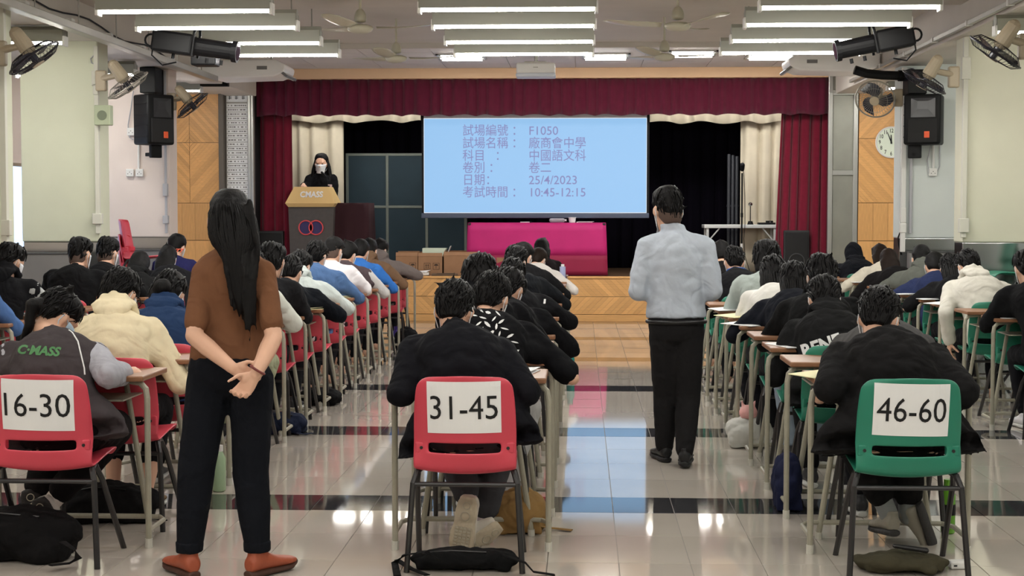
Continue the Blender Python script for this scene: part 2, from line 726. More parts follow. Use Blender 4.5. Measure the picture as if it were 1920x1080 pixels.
# diamond panelled walls beside the stage
def diamond_wall(nm, x0, x1, cx, cz, ztop):
    w = struct(nm, G().box((x0, YF - 0.03, 0.0), (x1, YF - 0.001, ztop)), M_WOODG)
    zlo = 1.61
    bw = 0.062
    for sx in (-1, 1):
        for sz in (-1, 1):
            for i in range(40):
                a, b = i * bw, (i + 1) * bw
                poly = [(0, a), (0, b), (b, 0), (a, 0)]
                if a == 0:
                    poly = [(0, 0), (0, b), (b, 0)]
                poly = [(cx + sx * p * 0.93, cz + sz * q) for p, q in poly]
                for c in ((-1, 0, -x0), (1, 0, x1), (0, -1, -zlo), (0, 1, ztop)):
                    poly = clip(poly, *c) if len(poly) > 2 else poly
                if len(poly) > 2:
                    ar = sum(poly[j][0] * poly[(j + 1) % len(poly)][1] - poly[(j + 1) % len(poly)][0] * poly[j][1] for j in range(len(poly)))
                    if ar < 0:
                        poly = poly[::-1]
                    plank(poly, YF - 0.03, 0.014, M_WOOD[0 if sx * sz > 0 else 1], w)
    n = max(2, round((x1 - x0) / 0.19))
    for i in range(n):
        a, b = x0 + (x1 - x0) * i / n, x0 + (x1 - x0) * (i + 1) / n
        plank([(a, 1.10), (b, 1.10), (b, zlo), (a, zlo)], YF - 0.03, 0.014, M_WOOD[2], w)
        plank([(a, 0.02), (b, 0.02), (b, 1.10), (a, 1.10)], YF - 0.03, 0.014, M_WOOD[2], w)
    return w


diamond_wall('wall_front_left_panelling', -6.0, -4.92, (352 - 1090) / 138, 1.47 + 133 / 138, 3.19)
diamond_wall('wall_front_right_panelling', 3.71, 4.9, (1690 - 1090) / 138, 1.47 + 138 / 138, 3.21)
obj_g = G().bbox((-4.93, YF - 0.12, 0), (-4.86, YF + 0.0, 3.22), 0.006)
struct('trim_2', obj_g, mat('dark_jamb', (92, 84, 76), rough=0.5))

# honour roll board left of the curtain, in an aluminium frame
t = thing('notice_board', 'tall white board of printed name rows in an aluminium frame left of the stage curtain', 'board', (-4.67, YF, 0))
g = G()
g.box((-0.185, 0.0, 0.62), (0.205, 0.03, 3.16))
obj('backing', g, mat('board_backing', (170, 166, 160), rough=0.5), t)
for z0, z1 in ((0.62, 3.20),):
    obj('frame_post', G().bbox((0.125, -0.05, 0.0), (0.165, 0.02, 3.24), 0.006), M_ALU, t)
    obj('frame_post', G().bbox((0.17, -0.06, 0.0), (0.205, 0.02, 3.24), 0.006), M_ALU, t)
    obj('frame_rail', G().bbox((-0.185, -0.03, 3.14), (0.205, 0.02, 3.22), 0.006), M_ALU, t)
    obj('frame_rail', G().bbox((-0.185, -0.02, 1.62), (0.165, 0.02, 1.66), 0.006), M_ALU, t)
hd = obj('header_card', G().box((-0.17, -0.012, 2.99), (0.115, 0.0, 3.12)), M_PAPER, t)
lt = G()
for x in (-0.12, -0.03, 0.065):
    for q in range(3):
        lt.box((x - 0.025, -0.0135, 3.03 + q * 0.018), (x + 0.02, -0.0125, 3.038 + q * 0.018))
    lt.box((x - 0.01, -0.0135, 3.02), (x - 0.003, -0.0125, 3.085))
o = obj('lettering', lt, M_INK, hd)
for i in range(32):
    z = 2.965 - 0.0585 * i - (0.08 if i > 21 else 0)
    r = obj('name_strip', G().bbox((-0.17, -0.012, z - 0.052), (0.115, 0.0, z), 0.003), M_PAPER, t)
    lt = G()
    xx = -0.15
    while xx < 0.095:
        w = rng.choice((0.012, 0.02, 0.03, 0.016))
        lt.box((xx, -0.0128, z - 0.034), (min(xx + w, 0.1), -0.0122, z - 0.018))
        xx += w + rng.choice((0.008, 0.012, 0.03))
    q = obj('lettering', lt, mat('grey_print', (120, 118, 116), rough=0.7), r)
    q['kind'] = 'stuff'

# metal clad panel right of the curtain
t = thing('metal_panel', 'tall brushed metal panel with a mid rail right of the red stage curtain', 'panel', (3.52, YF, 0))
M_DULL = mat('dull_metal', (150, 150, 142), rough=0.38, metal=0.75, noise=0.12, nscale=2.5)
for z0, z1 in ((0.0, 1.98), (2.05, 3.05), (3.12, 3.4)):
    obj('sheet', G().bbox((-0.15, -0.012, z0), (0.125, 0.02, z1), 0.004), M_DULL, t)
for x in (-0.185, 0.15):
    obj('frame_post', G().bbox((x - 0.03, -0.045, 0), (x + 0.03, 0.02, 3.42), 0.006), M_ALU, t)
for z in (2.015, 3.085):
    obj('frame_rail', G().bbox((-0.16, -0.035, z - 0.035), (0.13, 0.02, z + 0.035), 0.006), M_ALU, t)


# ------------------------------------------------------------------ curtains
def drape(x0, x1, z0, z1, y, fold, amp, seed=0, nz=10, flare=0.0, shift=0.0, hem=0.0, xtop=None, thick=0.004):
    """pleated cloth sheet"""
    r = random.Random(seed)
    nx = max(16, int((x1 - x0) / fold * 9))
    ph = [r.uniform(0, 6.28) for _ in range(5)]
    g = G()
    vs, fs = [], []
    for i in range(nz + 1):
        f = i / nz                     # 0 bottom .. 1 top
        for j in range(nx + 1):
            u = j / nx
            w = 2 * math.pi * (x1 - x0) / fold
            q = u * w + 0.9 * math.sin(u * w * 0.31 + ph[0]) + 0.5 * math.sin(u * w * 0.13 + ph[1] + f * 0.6)
            d = math.sin(q) + 0.35 * math.sin(2.0 * q + ph[2]) + 0.25 * math.sin(q * 0.37 + ph[3] + f)
            a = amp * (0.55 + 0.45 * (1 - f)) if flare else amp
            x = x0 + (x1 - x0) * u + shift * (1 - f) * (1 - u) + flare * (1 - f) * (u - 0.5) * 2
            x += 0.35 * a * math.cos(q)
            z = z0 + (z1 - z0) * f
            if i == 0:
                z += hem * math.sin(q * 0.5 + ph[4])
            vs.append((x, y + a * d, z))
    for i in range(nz):
        for j in range(nx):
            a = i * (nx + 1) + j
            fs.append((a, a + 1, a + nx + 2, a + nx + 1))
    g.add(vs, fs)
    me = g.mesh('drape', smooth=True)
    return evaluate(me, [('SOLIDIFY', dict(thickness=thick))])


M_VELVET = mat('velvet_red', (112, 22, 44), rough=0.85, noise=0.08, nscale=12, sheen=0.3, spec=0.15)
M_VELVETD = mat('velvet_dark', (92, 26, 48), rough=0.9, noise=0.08, nscale=12, sheen=0.3, spec=0.1)
M_CREAMC = mat('curtain_cream', (196, 186, 166), rough=0.85, noise=0.05, nscale=6)
M_BLACKC = mat('curtain_black', (20, 17, 26), rough=0.95, spec=0.05)
o = obj('valance', drape(OX0 - 0.01, OX1 + 0.02, 2.81, 3.305, 21.06, 0.165, 0.022, 3, nz=4, hem=0.012), M_VELVETD)
tag(o, 'dark red pleated valance hanging across the top of the whole stage', 'valance')
o = obj('stage_curtain', drape(OX0, (548 - 1090) / 135, ZS + 0.01, 2.86, 21.28, 0.13, 0.035, 4, flare=0.02), M_VELVET)
tag(o, 'dark red velvet stage curtain at the left edge behind the lectern', 'curtain')
o = obj('stage_curtain', drape((1458 - 1090) / 135, OX1 + 0.02, ZS + 0.01, 2.86, 21.28, 0.13, 0.035, 5, shift=-0.09), M_VELVET)
tag(o, 'dark red velvet stage curtain at the right edge beside the metal panel', 'curtain')
o = obj('side_curtain', drape((545 - 1090) / 128, (645 - 1090) / 128, ZS + 0.01, 2.88, 22.4, 0.24, 0.04, 6), M_CREAMC)
tag(o, 'cream curtain hanging left behind the woman at the lectern', 'curtain')
o = obj('side_curtain', drape((1384 - 1090) / 128, (1470 - 1090) / 128, ZS + 0.01, 2.88, 22.4, 0.2, 0.04, 7), M_CREAMC)
tag(o, 'cream curtain hanging right behind the microphone stand', 'curtain')
o = obj('side_valance', drape((545 - 1090) / 129, (792 - 1090) / 129, 2.795, 3.505, 22.2, 0.3, 0.03, 8, nz=3, hem=0.02), M_CREAMC)
tag(o, 'short cream valance strip left of the projection screen', 'valance')
o = obj('side_valance', drape((1215 - 1090) / 129, (1462 - 1090) / 129, 2.77, 3.505, 22.2, 0.3, 0.03, 9, nz=3, hem=0.02), M_CREAMC)
tag(o, 'short cream valance strip right of the projection screen', 'valance')
o = obj('backdrop', drape(OX0 - 0.1, OX1 + 0.1, ZS, 3.4, 24.2, 0.22, 0.035, 10, nz=4), M_BLACKC)
tag(o, 'black curtain backdrop across the rear of the stage', 'curtain')
# stage house walls and roof (dark)
M_DARKW = paint('stage_house', (52, 46, 48))
for nm, lo, hi in (('wall_stage_left', (OX0 - 0.5, YF + 0.2, 0), (OX0 - 0.35, 25.0, 3.6)), ('wall_stage_right', (OX1 + 0.35, YF + 0.2, 0), (OX1 + 0.5, 25.0, 3.6)),
                   ('wall_stage_back', (OX0 - 0.5, 24.9, 0), (OX1 + 0.5, 25.05, 3.6)), ('ceiling.003', (OX0 - 0.5, YF + 0.2, 3.5), (OX1 + 0.5, 25.0, 3.6))):
    struct(nm, G().box(lo, hi), M_DARKW)

# wall base and pipes: trunking on the pier edges
def trunk(nm, label, x, y, z0, z1, w=0.035, m=M_WHITEP, boxes=()):
    t = thing(nm, label, 'conduit', (x, y, 0))
    obj('pipe', G().bbox((-w / 2, -w, z0), (w / 2, 0, z1), 0.004), m, t)
    for zb_, bw, bh in boxes:
        obj('junction_box', G().bbox((-bw / 2, -0.06, zb_ - bh / 2), (bw / 2, 0, zb_ + bh / 2), 0.006), m, t)
    return t


M_TR = mat('trunking', (206, 204, 192), rough=0.5)
M_TRG = mat('trunking_grey', (178, 178, 184), rough=0.4)
trunk('conduit_pipe', 'pale conduit with switch boxes on the left cream pier edge', XL + 0.0, 14.19, 1.28, 3.02, 0.04, M_TR, ((2.72, 0.07, 0.14), (1.42, 0.09, 0.1), (2.62, 0.05, 0.1)))
trunk('conduit_pipe', 'pale conduit with a switch box on the right cream pier edge', XR + 0.01, 14.19, 1.25, 3.06, 0.045, M_TR, ((1.36, 0.09, 0.13), (2.78, 0.08, 0.2)))
trunk('conduit_pipe', 'thin pale conduit at the left frame edge', -4.40, 11.60, 1.05, 3.05, 0.05, M_TR, ((1.36, 0.1, 0.12),))
trunk('conduit_pipe', 'grey steel pipe with a switch near the diamond panelling left', -4.62, 16.98, 1.25, 3.05, 0.025, M_TRG, ((1.73, 0.05, 0.14), (1.4, 0.06, 0.09)))
trunk('conduit_pipe', 'white trunking on the right rear pier edge beside the clock', 3.5, 16.98, 1.05, 3.05, 0.05, M_WHITEP, ((1.45, 0.06, 0.16), (1.31, 0.07, 0.1)))
trunk('conduit_pipe', 'thin trunking strip right of the clock pier trunking', 3.585, 16.985, 1.25, 3.05, 0.03, M_TRG)

# ================================================================== CEILING FITTINGS
def make_fixture(L=1.27):
    t = thing('fluorescent_light', 'x', 'ceiling light')
    g = G().prism([(-0.035, 0.0), (0.035, 0.0), (0.05, 0.09), (0.02, 0.13), (-0.02, 0.13), (-0.05, 0.09)], -L / 2, L / 2)
    g.v = [(y, x, z) for x, y, z in g.v]
    g.f = [tuple(reversed(f)) for f in g.f]
    obj('housing', g, M_FIX, t)
    g = G().bbox((-L / 2, -0.075, -0.004), (L / 2, -0.069, 0.095), 0.002)
    obj('reflector', g, M_FIX, t)
    g = G().bbox((-L / 2, 0.069, -0.004), (L / 2, 0.075, 0.095), 0.002)
    obj('reflector', g, M_FIX, t)
    obj('tube', G().cyl((-L / 2 + 0.02, 0, -0.014), (L / 2 - 0.02, 0, -0.014), 0.010, 8), M_GLOW, t)
    for s in (-1, 1):
        obj('lamp_holder', G().bbox((s * L / 2 - 0.012, -0.05, -0.04), (s * L / 2 + 0.012, 0.05, 0.045), 0.004), M_WHITEP, t)
        obj('rod', G().cyl((s * L * 0.3, 0, 0.10), (s * L * 0.3, 0, 0.55), 0.006, 6), M_FIX, t)
    ld = bpy.data.lights.new('lamp', 'AREA')
    ld.shape = 'RECTANGLE'
    ld.size, ld.size_y = L - 0.06, 0.04
    ld.energy = TUBE_W
    ld.color = TUBE_COL
    lo = bpy.data.objects.new('lamp', ld)
    COL.objects.link(lo)
    lo.parent = t
    lo.location = (0, 0, -0.026)
    return t


ROWN = ('nearest the camera', 'second nearest', 'third nearest', 'nearest the stage')
fx0 = make_fixture()
first = True
for cx, cn in ((-2.87, 'left'), (-0.53, 'middle'), (1.9, 'right')):
    for k, D in enumerate((11.1, 12.1, 13.2, 14.2)):
        lab = 'long fluorescent ceiling light, %s of the four in the %s bank' % (ROWN[k], cn)
        if first:
            fx0.location = (cx, D, 2.94)
            fx0['label'] = lab
            fx0['group'] = 'fluorescent lights of the hall'
            first = False
        else:
            dup(fx0, (cx, D, 2.94), 0, lab, 'fluorescent lights of the hall')
    for k, D in enumerate((9.0, 6.8, 4.6, 2.4, 0.2, -1.8)):
        dup(fx0, (cx, D, 2.94), 0, 'fluorescent ceiling light above the frame, %s from the stage over the %s rows' % (('fifth', 'sixth', 'seventh', 'eighth', 'ninth', 'tenth')[k], cn), 'lights above the frame')
# rods of fixtures must reach the 3.46 ceiling: 2.94+.55
for x, D, rz, lab in ((-5.03, 13.0, 0.0, 'side aisle light behind the nearest left wall fan'), (-5.3, 16.0, 0.0, 'side aisle light behind the second left wall fan'),
                      (-5.35, 19.0, 0.0, 'side aisle light over the left diamond panelling'), (3.95, 12.6, 0.0, 'side aisle light behind the nearest right wall fan'),
                      (4.25, 15.0, 0.0, 'side aisle light behind the second right wall fan'), (4.35, 19.0, 0.0, 'side aisle light over the clock')):
    o = dup(fx0, (x, D, 2.93 if D < 18 else 3.0), rz, 'short view of a ' + lab, 'side aisle lights')
    for c in list(o.children):
        if c.name.startswith('rod'):
            bpy.data.objects.remove(c)
for x in (-5.5, 4.6):
    for D in (8.5, 4.5, 0.5):
        o = dup(fx0, (x, D, 2.93), 0, 'side aisle light outside the frame, %s aisle, %s' % ('left' if x < 0 else 'right', 'front' if D > 8 else 'middle' if D > 4 else 'rear'), 'side aisle lights outside the frame')
        for c in list(o.children):
            if c.name.startswith('rod'):
                bpy.data.objects.remove(c)
for o in [q for q in COL.objects if q.name.startswith('fluorescent_light') and abs(q.location.x) > 3.5]:
    for s in (-0.35, 0.35):
        pass

# ceiling fans
M_FAN = mat('fan_enamel', (196, 192, 172), rough=0.3, spec=0.6)
def blade_mesh():
    g = G()
    rings = []
    for i in range(9):
        f = i / 8
        r = 0.14 + 0.5 * f
        w = 0.05 + 0.035 * math.sin(min(1, f * 1.1) * 2.2)
        if i == 8:
            w *= 0.55
        tw = 0.30 * (1 - f)
        z = 0.01 + 0.035 * f * f
        c = Vector((r, 0, z))
        rings.append((c, Vector((0, w * math.cos(tw), w * math.sin(tw))), Vector((0, -0.004 * math.sin(tw), 0.004 * math.cos(tw)))))
    g.loft(rings, 8)
    return g.mesh('blade', smooth=True)


BLADE = blade_mesh()
def ceiling_fan(loc, rz, lab, top):
    t = thing('ceiling_fan', lab, 'fan', loc, rz, 'white three bladed ceiling fans')
    obj('motor_housing', evaluate(G().loft([((0, 0, -0.045), (0.05, 0, 0), (0, 0.05, 0)), ((0, 0, -0.03), (0.10, 0, 0), (0, 0.10, 0)), ((0, 0, 0.0), (0.118, 0, 0), (0, 0.118, 0)),
                                    ((0, 0, 0.02), (0.11, 0, 0), (0, 0.11, 0)), ((0, 0, 0.035), (0.06, 0, 0), (0, 0.06, 0))], 20).mesh(), [('SUBSURF', dict(levels=1))]), M_FAN, t)
    obj('canopy', evaluate(G().loft([((0, 0, 0.045), (0.055, 0, 0), (0, 0.055, 0)), ((0, 0, 0.09), (0.058, 0, 0), (0, 0.058, 0)), ((0, 0, 0.14), (0.045, 0, 0), (0, 0.045, 0)), ((0, 0, 0.17), (0.018, 0, 0), (0, 0.018, 0))], 16).mesh(), [('SUBSURF', dict(levels=1))]), M_FAN, t)
    obj('rod', G().cyl((0, 0, 0.15), (0, 0, top - loc[2]), 0.012, 8), M_FAN, t)
    for k in range(3):
        o = bpy.data.objects.new('blade', BLADE)
        COL.objects.link(o)
        if not BLADE.materials:
            BLADE.materials.append(M_FAN)
        o.parent = t
        o.rotation_euler = (0, 0, 2 * math.pi / 3 * k)
    return t


ceiling_fan((-1.91, 13.3, 3.065), math.radians(12), 'white ceiling fan left of the middle lights, nearer of the left pair', 3.35)
ceiling_fan((-1.90, 15.8, 3.055), math.radians(20), 'white ceiling fan left of the middle lights, farther of the left pair', ZC)
ceiling_fan((0.82, 13.3, 3.07), math.radians(-55), 'white ceiling fan right of the middle lights, nearer of the right pair', 3.35)
ceiling_fan((0.84, 15.8, 3.06), math.radians(5), 'white ceiling fan right of the middle lights, farther of the right pair', ZC)

# projector
t = thing('projector', 'white projector hanging from the ceiling above the projection screen', 'projector', tuple(at(1005, 131, 16.5)))
obj('body', G().bbox((-0.205, -0.15, -0.05), (0.205, 0.15, 0.065), 0.02), M_WHITEP, t)
obj('lower_tray', G().bbox((-0.21, -0.16, -0.085), (0.21, 0.13, -0.045), 0.012), mat('plastic_pale', (208, 214, 224), rough=0.4), t)
obj('badge', G().box((-0.025, -0.152, 0.01), (0.025, -0.1495, 0.018)), M_FIX, t)
obj('lens', G().cyl((0.1, 0.14, 0), (0.1, 0.18, 0), 0.04, 16), M_BLACK, t)
obj('mount', G().cyl((0, 0, 0.06), (0, 0, ZC - t.location.z), 0.02, 10), M_ALU, t)
obj('mount_plate', G().bbox((-0.12, -0.09, 0.065), (0.12, 0.09, 0.085), 0.006), M_ALU, t)

# recessed louvre lights in the suspended ceiling
for x, y, lab in ((-1.5, 19.3, 'left of the four'), (0.3, 19.3, 'second from left'), (1.35, 19.0, 'third from left'), (2.35, 19.4, 'right of the four')):
    t = thing('louvre_light', 'recessed metal louvre light in the ceiling above the stage front, ' + lab, 'ceiling light', (x, y, 3.425), 0, 'recessed louvre lights')
    obj('frame', G().box((-0.3, -0.3, -0.01), (0.3, -0.27, 0.01)).box((-0.3, 0.27, -0.01), (0.3, 0.3, 0.01)).box((-0.3, -0.3, -0.01), (-0.27, 0.3, 0.01)).box((0.27, -0.3, -0.01), (0.3, 0.3, 0.01)), M_ALU, t)
    for i in range(7):
        obj('louvre', G().box((-0.27, -0.24 + i * 0.08 - 0.002, -0.012), (0.27, -0.24 + i * 0.08 + 0.002, 0.008)), M_STEEL, t)
    for i in (-0.12, 0.12):
        obj('tube', G().cyl((-0.25, i, -0.028), (0.25, i, -0.028), 0.011, 8), M_GLOW, t)
    ld = bpy.data.lights.new('lamp', 'AREA')
    ld.shape = 'RECTANGLE'
    ld.size, ld.size_y, ld.energy, ld.color = 0.5, 0.5, 14.0, TUBE_COL
    lo = bpy.data.objects.new('lamp', ld)
    COL.objects.link(lo)
    lo.parent = t
    lo.location = (0, 0, -0.045)

# air conditioners under the ceiling corners
def aircon(px, py, D, flip, lab):
    p = at(px, py, D)
    t = thing('air_conditioner', lab, 'air conditioner', tuple(p), 0)
    s = flip
    prof = [(-0.52, 0.10), (0.40, 0.10), (0.52, 0.03), (0.50, -0.05), (0.38, -0.10), (-0.30, -0.12), (-0.52, -0.06)]
    prof = [(x * s, z) for x, z in prof]
    if s < 0:
        prof = prof[::-1]
    me = G().prism(prof, -0.32, 0.32).mesh()
    obj('casing', evaluate(me, [('BEVEL', dict(width=0.03, segments=3, limit_method='ANGLE'))]), mat('aircon_white', (246, 244, 242), rough=0.35), t)
    q = Matrix.Rotation(math.radians(38 * s), 4, 'Y')
    obj('outlet_grille', G().bbox((-0.10, -0.3, -0.015), (0.10, 0.3, 0.015), 0.006, Matrix.Translation((0.455 * s, 0, -0.035)) @ q), mat('grille_grey', (120, 118, 118), rough=0.4), t)
    for k in range(3):
        obj('vane', G().box((-0.07 + k * 0.06, -0.29, -0.024), (-0.055 + k * 0.06, 0.29, 0.018), Matrix.Translation((0.465 * s, 0, -0.045)) @ q), M_WHITEP, t)
    obj('end_vent', G().box((0.25 * s - 0.06, -0.324, -0.02), (0.25 * s + 0.06, -0.32, 0.02)), mat('grille_grey', (120, 118, 118)), t)
    for k in (-0.3, 0.3):
        obj('hanger', G().cyl((k, 0, 0.09), (k, 0, ZC - p.z), 0.012, 8), M_ALU, t)
    return t


aircon(462, 132, 18.0, 1, 'white ceiling air conditioner at left above the name board')
aircon(1556, 120, 18.0, -1, 'white ceiling air conditioner at right above the clock')

# cable tray along the left beam
t = thing('cable_tray', 'long galvanised cable tray running along the upper left towards the stage', 'cable tray', (-4.22, 13.0, 2.98))
M_GALV = mat('galvanised', (176, 174, 168), rough=0.4, metal=0.5, noise=0.08, nscale=2)
obj('channel', G().bbox((-0.05, -5.0, 0), (0.05, 4.6, 0.065), 0.006), M_GALV, t)
for i in range(9):
    obj('bracket', G().bbox((-0.13, -4.6 + i * 1.05, 0.05), (0.02, -4.52 + i * 1.05, 0.10), 0.006), M_WHITEP, t)
    obj('hanger', G().cyl((-0.02, -4.3 + i * 1.05, 0.06), (-0.02, -4.3 + i * 1.05, 0.5), 0.006, 6), M_GALV, t)
t = thing('cable', 'black cable sagging along the upper left beam', 'cable', (0, 0, 0))
pts = [(XL + 0.075, 9.2 + i * 0.35, 3.26 + 0.03 * math.sin(i * 1.1) - 0.006 * i) for i in range(22)]
obj('wire', G().tube(pts, 0.008, 6), M_BLACK, t)
t = thing('cable_conduit', 'grey conduit running along the upper right beam', 'conduit', (XR - 0.10, 12.0, 3.12))
obj('pipe', G().bbox((-0.02, -4, -0.02), (0.02, 7.5, 0.02), 0.004), M_GALV, t)
for i in range(8):
    obj('clip', G().bbox((-0.03, -3.6 + i * 1.3, -0.026), (0.03, -3.56 + i * 1.3, 0.026), 0.004), M_WHITEP, t)

# theatre spotlights
def spotlight(px0, py0, px1, py1, D, lab, big_first):
    a, b = at(px0, py0, D), at(px1, py1, D)
    t = thing('stage_spotlight', lab, 'spotlight', tuple((a + b) / 2))
    c = t.location.copy()
    a, b = a - c, b - c
    d = (b - a)
    n = d.normalized()
    up = Vector((0, 0, 1))
    y = n.cross(up).normalized()
    up = y.cross(n)
    M = Matrix((n, y, up)).transposed().to_4x4()
    L = d.length
    g = G().bbox((-L / 2, -0.085, -0.085), (-L * 0.02, 0.085, 0.09), 0.02, M)
    obj('lamp_house', g, M_BLACK, t)
    obj('barrel', G().cyl(n * (-L * 0.05), n * (L * 0.46), 0.075, 18, 0.07), M_BLACK, t)
    obj('front_rim', G().cyl(n * (L * 0.44), n * (L * 0.5), 0.088, 18), M_BLACK, t)
    obj('lens', G().cyl(n * (L * 0.49), n * (L * 0.503), 0.07, 18), mat('lens_glass', (60, 60, 70), rough=0.05), t)
    obj('yoke', G().tube([up * -0.09 + y * 0.1, up * 0.1 + y * 0.1, up * 0.24, up * 0.1 - y * 0.1, up * -0.09 - y * 0.1], 0.012, 6), M_BLACK, t)
    obj('clamp', G().cyl(up * 0.22, Vector((0, 0, 3.4 - c.z)), 0.018, 8), M_BLACK, t)
    obj('handle', G().torus(n * (-L * 0.53), y, 0.05, 0.009, 16, 6), M_BLACK, t)
    for k in (-0.25, 0.15, 0.32):
        obj('knob', G().cyl(n * (L * k) - up * 0.085, n * (L * k) - up * 0.125, 0.014, 8), M_BLACK, t)
    obj('cable', G().tube([n * (-L * 0.5), n * (-L * 0.5) - up * 0.12, n * (-L * 0.36) - up * 0.19, n * (-L * 0.2) - up * 0.15], 0.007, 6), M_BLACK, t)
    return t


spotlight(288, 76, 446, 98, 12.65, 'black stage spotlight hanging at upper left by the lights', True)
spotlight(1712, 66, 1566, 96, 12.65, 'black stage spotlight hanging at upper right by the lights', True)
# black box lamp under the left spotlight
p = at(385, 105, 13.6)
t = thing('flood_lamp', 'small black flood lamp below the left stage spotlight', 'lamp', tuple(p))
obj('body', G().bbox((-0.11, -0.1, -0.09), (0.11, 0.1, 0.08), 0.015), M_BLACK, t)
obj('bracket', G().cyl((0, 0, 0.07), (0, 0, ZC - p.z), 0.012, 8), M_GALV, t)
obj('front_glass', G().box((0.11, -0.08, -0.07), (0.114, 0.08, 0.06)), mat('lens_glass', (60, 60, 70)), t)
# dark lintel strips beside the proscenium
p = at(400, 157, 19.0)
o = obj('curtain_rail', G().bbox((p.x - 0.19, 18.95, p.z - 0.035), (p.x + 0.19, 19.05, p.z + 0.035), 0.006).cyl((p.x - 0.1, 19, p.z + 0.03), (p.x - 0.1, 19, ZA), 0.008, 6).cyl((p.x + 0.1, 19, p.z + 0.03), (p.x + 0.1, 19, ZA), 0.008, 6), M_BLACK)
tag(o, 'short black rail hanging under the left air conditioner', 'rail')
pts = [at(1602, 131, 16.9), at(1625, 138, 16.9), at(1655, 141, 16.9), at(1684, 142, 16.9)]
t = thing('duct_hose', 'thick black hose bridging to the right rear pier under the air conditioner', 'hose', (0, 0, 0))
obj('hose', G().tube(pts, 0.05, 10), M_BLACK, t)
obj('collar', G().cyl(pts[-1], pts[-1] + Vector((0.06, 0, 0)), 0.06, 12), M_BLACK, t)

# ------------------------------------------------------------------ wall fans
M_FANB = mat('fan_beige', (170, 156, 134), rough=0.45)
M_WIRE = mat('fan_wire', (40, 38, 46), rough=0.35, metal=0.4)
M_WIREL = mat('fan_wire_light', (150, 146, 136), rough=0.35, metal=0.3)
M_BLADE = mat('fan_blade', (52, 52, 62), rough=0.25, spec=0.6)


def wall_fan(c, axis, mount, lab, wire=M_WIRE, R=0.21, hub=None):
    """c: disc centre, axis: blowing direction, mount: point on the wall"""
    c, ax, mt = Vector(c), Vector(axis).normalized(), Vector(mount)
    t = thing('wall_fan', lab, 'fan', tuple(mt), 0, 'oscillating wall fans')
    c = c - mt
    a = Vector((0, 0, 1)) if abs(ax.z) < 0.9 else Vector((0, 1, 0))
    x = ax.cross(a).normalized()
    y = ax.cross(x)
    back = c - ax * 0.07
    frt = c + ax * 0.05
    obj('motor_housing', G().cap(c - ax * 0.22, c - ax * 0.09, 0.052, 0.062, 14), M_FANB, t)
    g = G().torus(c - ax * 0.0, ax, R, 0.009, 40, 6)
    for k in range(36):
        q = 2 * math.pi * k / 36
        d = x * math.cos(q) + y * math.sin(q)
        g.tube([back + d * 0.05, back * 0.75 + c * 0.25 + d * R * 0.75, c + d * R], 0.0016, 4)
    g.torus(back, ax, 0.05, 0.004, 16, 4)
    o = obj('rear_guard', g, wire, t)
    g = G().torus(frt, ax, 0.05, 0.004, 16, 4)
    for k in range(36):
        q = 2 * math.pi * k / 36
        d = x * math.cos(q) + y * math.sin(q)
        g.tube([frt + d * 0.05, frt * 0.8 + c * 0.2 + d * R * 0.78, c + d * R + ax * 0.006], 0.0016, 4)
    g.torus(frt * 0.85 + c * 0.15, ax, R * 0.66, 0.0022, 30, 4)
    obj('front_guard', g, wire, t)
    obj('hub_badge', G().cyl(frt - ax * 0.004, frt + ax * 0.008, 0.05, 18), hub or M_FANB, t)
    for k in range(3):
        q = 2 * math.pi * k / 3 + 0.4
        rings = []
        for i in range(6):
            f = i / 5
            an = q + 0.75 * f
            d = x * math.cos(an) + y * math.sin(an)
            tg = x * -math.sin(an) + y * math.cos(an)
            w = 0.03 + 0.05 * math.sin(f * 2.6)
            rings.append((c - ax * 0.01 + d * (0.035 + (R - 0.06) * f), tg * w + ax * w * 0.35, ax * 0.003))
        obj('blade', G().loft(rings, 8), M_BLADE, t)
    obj('spindle', G().cyl(c - ax * 0.08, frt, 0.03, 12), M_BLADE, t)
    el = c - ax * 0.17 - Vector((0, 0, 0.05))
    obj('arm', G().cap(el, Vector((el.x * 0.15, el.y * 0.15, el.z * 0.6)), 0.026, 0.03, 10), M_FANB, t)
    s = 0.05
    obj('wall_bracket', G().bbox((-s, -0.035, -0.11 + el.z * 0.4), (s, 0.035, 0.08 + el.z * 0.4), 0.015), M_FANB, t)
    return t


for (px, py, D, ax, mpx, mpy, lab, wr) in (
        (64, 109, 11.4, (0.56, 0.12, -0.82), 0, 102, 'beige wall fan at the left frame edge, nearest of the left three', M_WIRE),
        (240, 160, 14.0, (0.50, 0.30, -0.80), 190, 152, 'beige wall fan on the left cream pier, second of the left three', M_WIREL),
        (361, 198, 16.9, (0.62, 0.16, -0.77), 322, 190, 'beige wall fan beside the left loudspeaker, farthest of the left three', M_WIRE),
        (1866, 98, 11.4, (-0.52, 0.24, -0.82), 1922, 88, 'beige wall fan at the right frame edge, nearest of the right three', M_WIRE),
        (1733, 154, 14.0, (-0.46, 0.22, -0.85), 1788, 146, 'beige wall fan on the right cream pier, second of the right three', M_WIRE),
        (1641, 186, 16.9, (-0.30, -0.78, -0.42), 1684, 180, 'beige wall fan above the clock facing the hall, farthest of the right three', M_WIREL)):
    wall_fan(at(px, py, D), ax, at(mpx, mpy, D + 0.05), lab, wr)

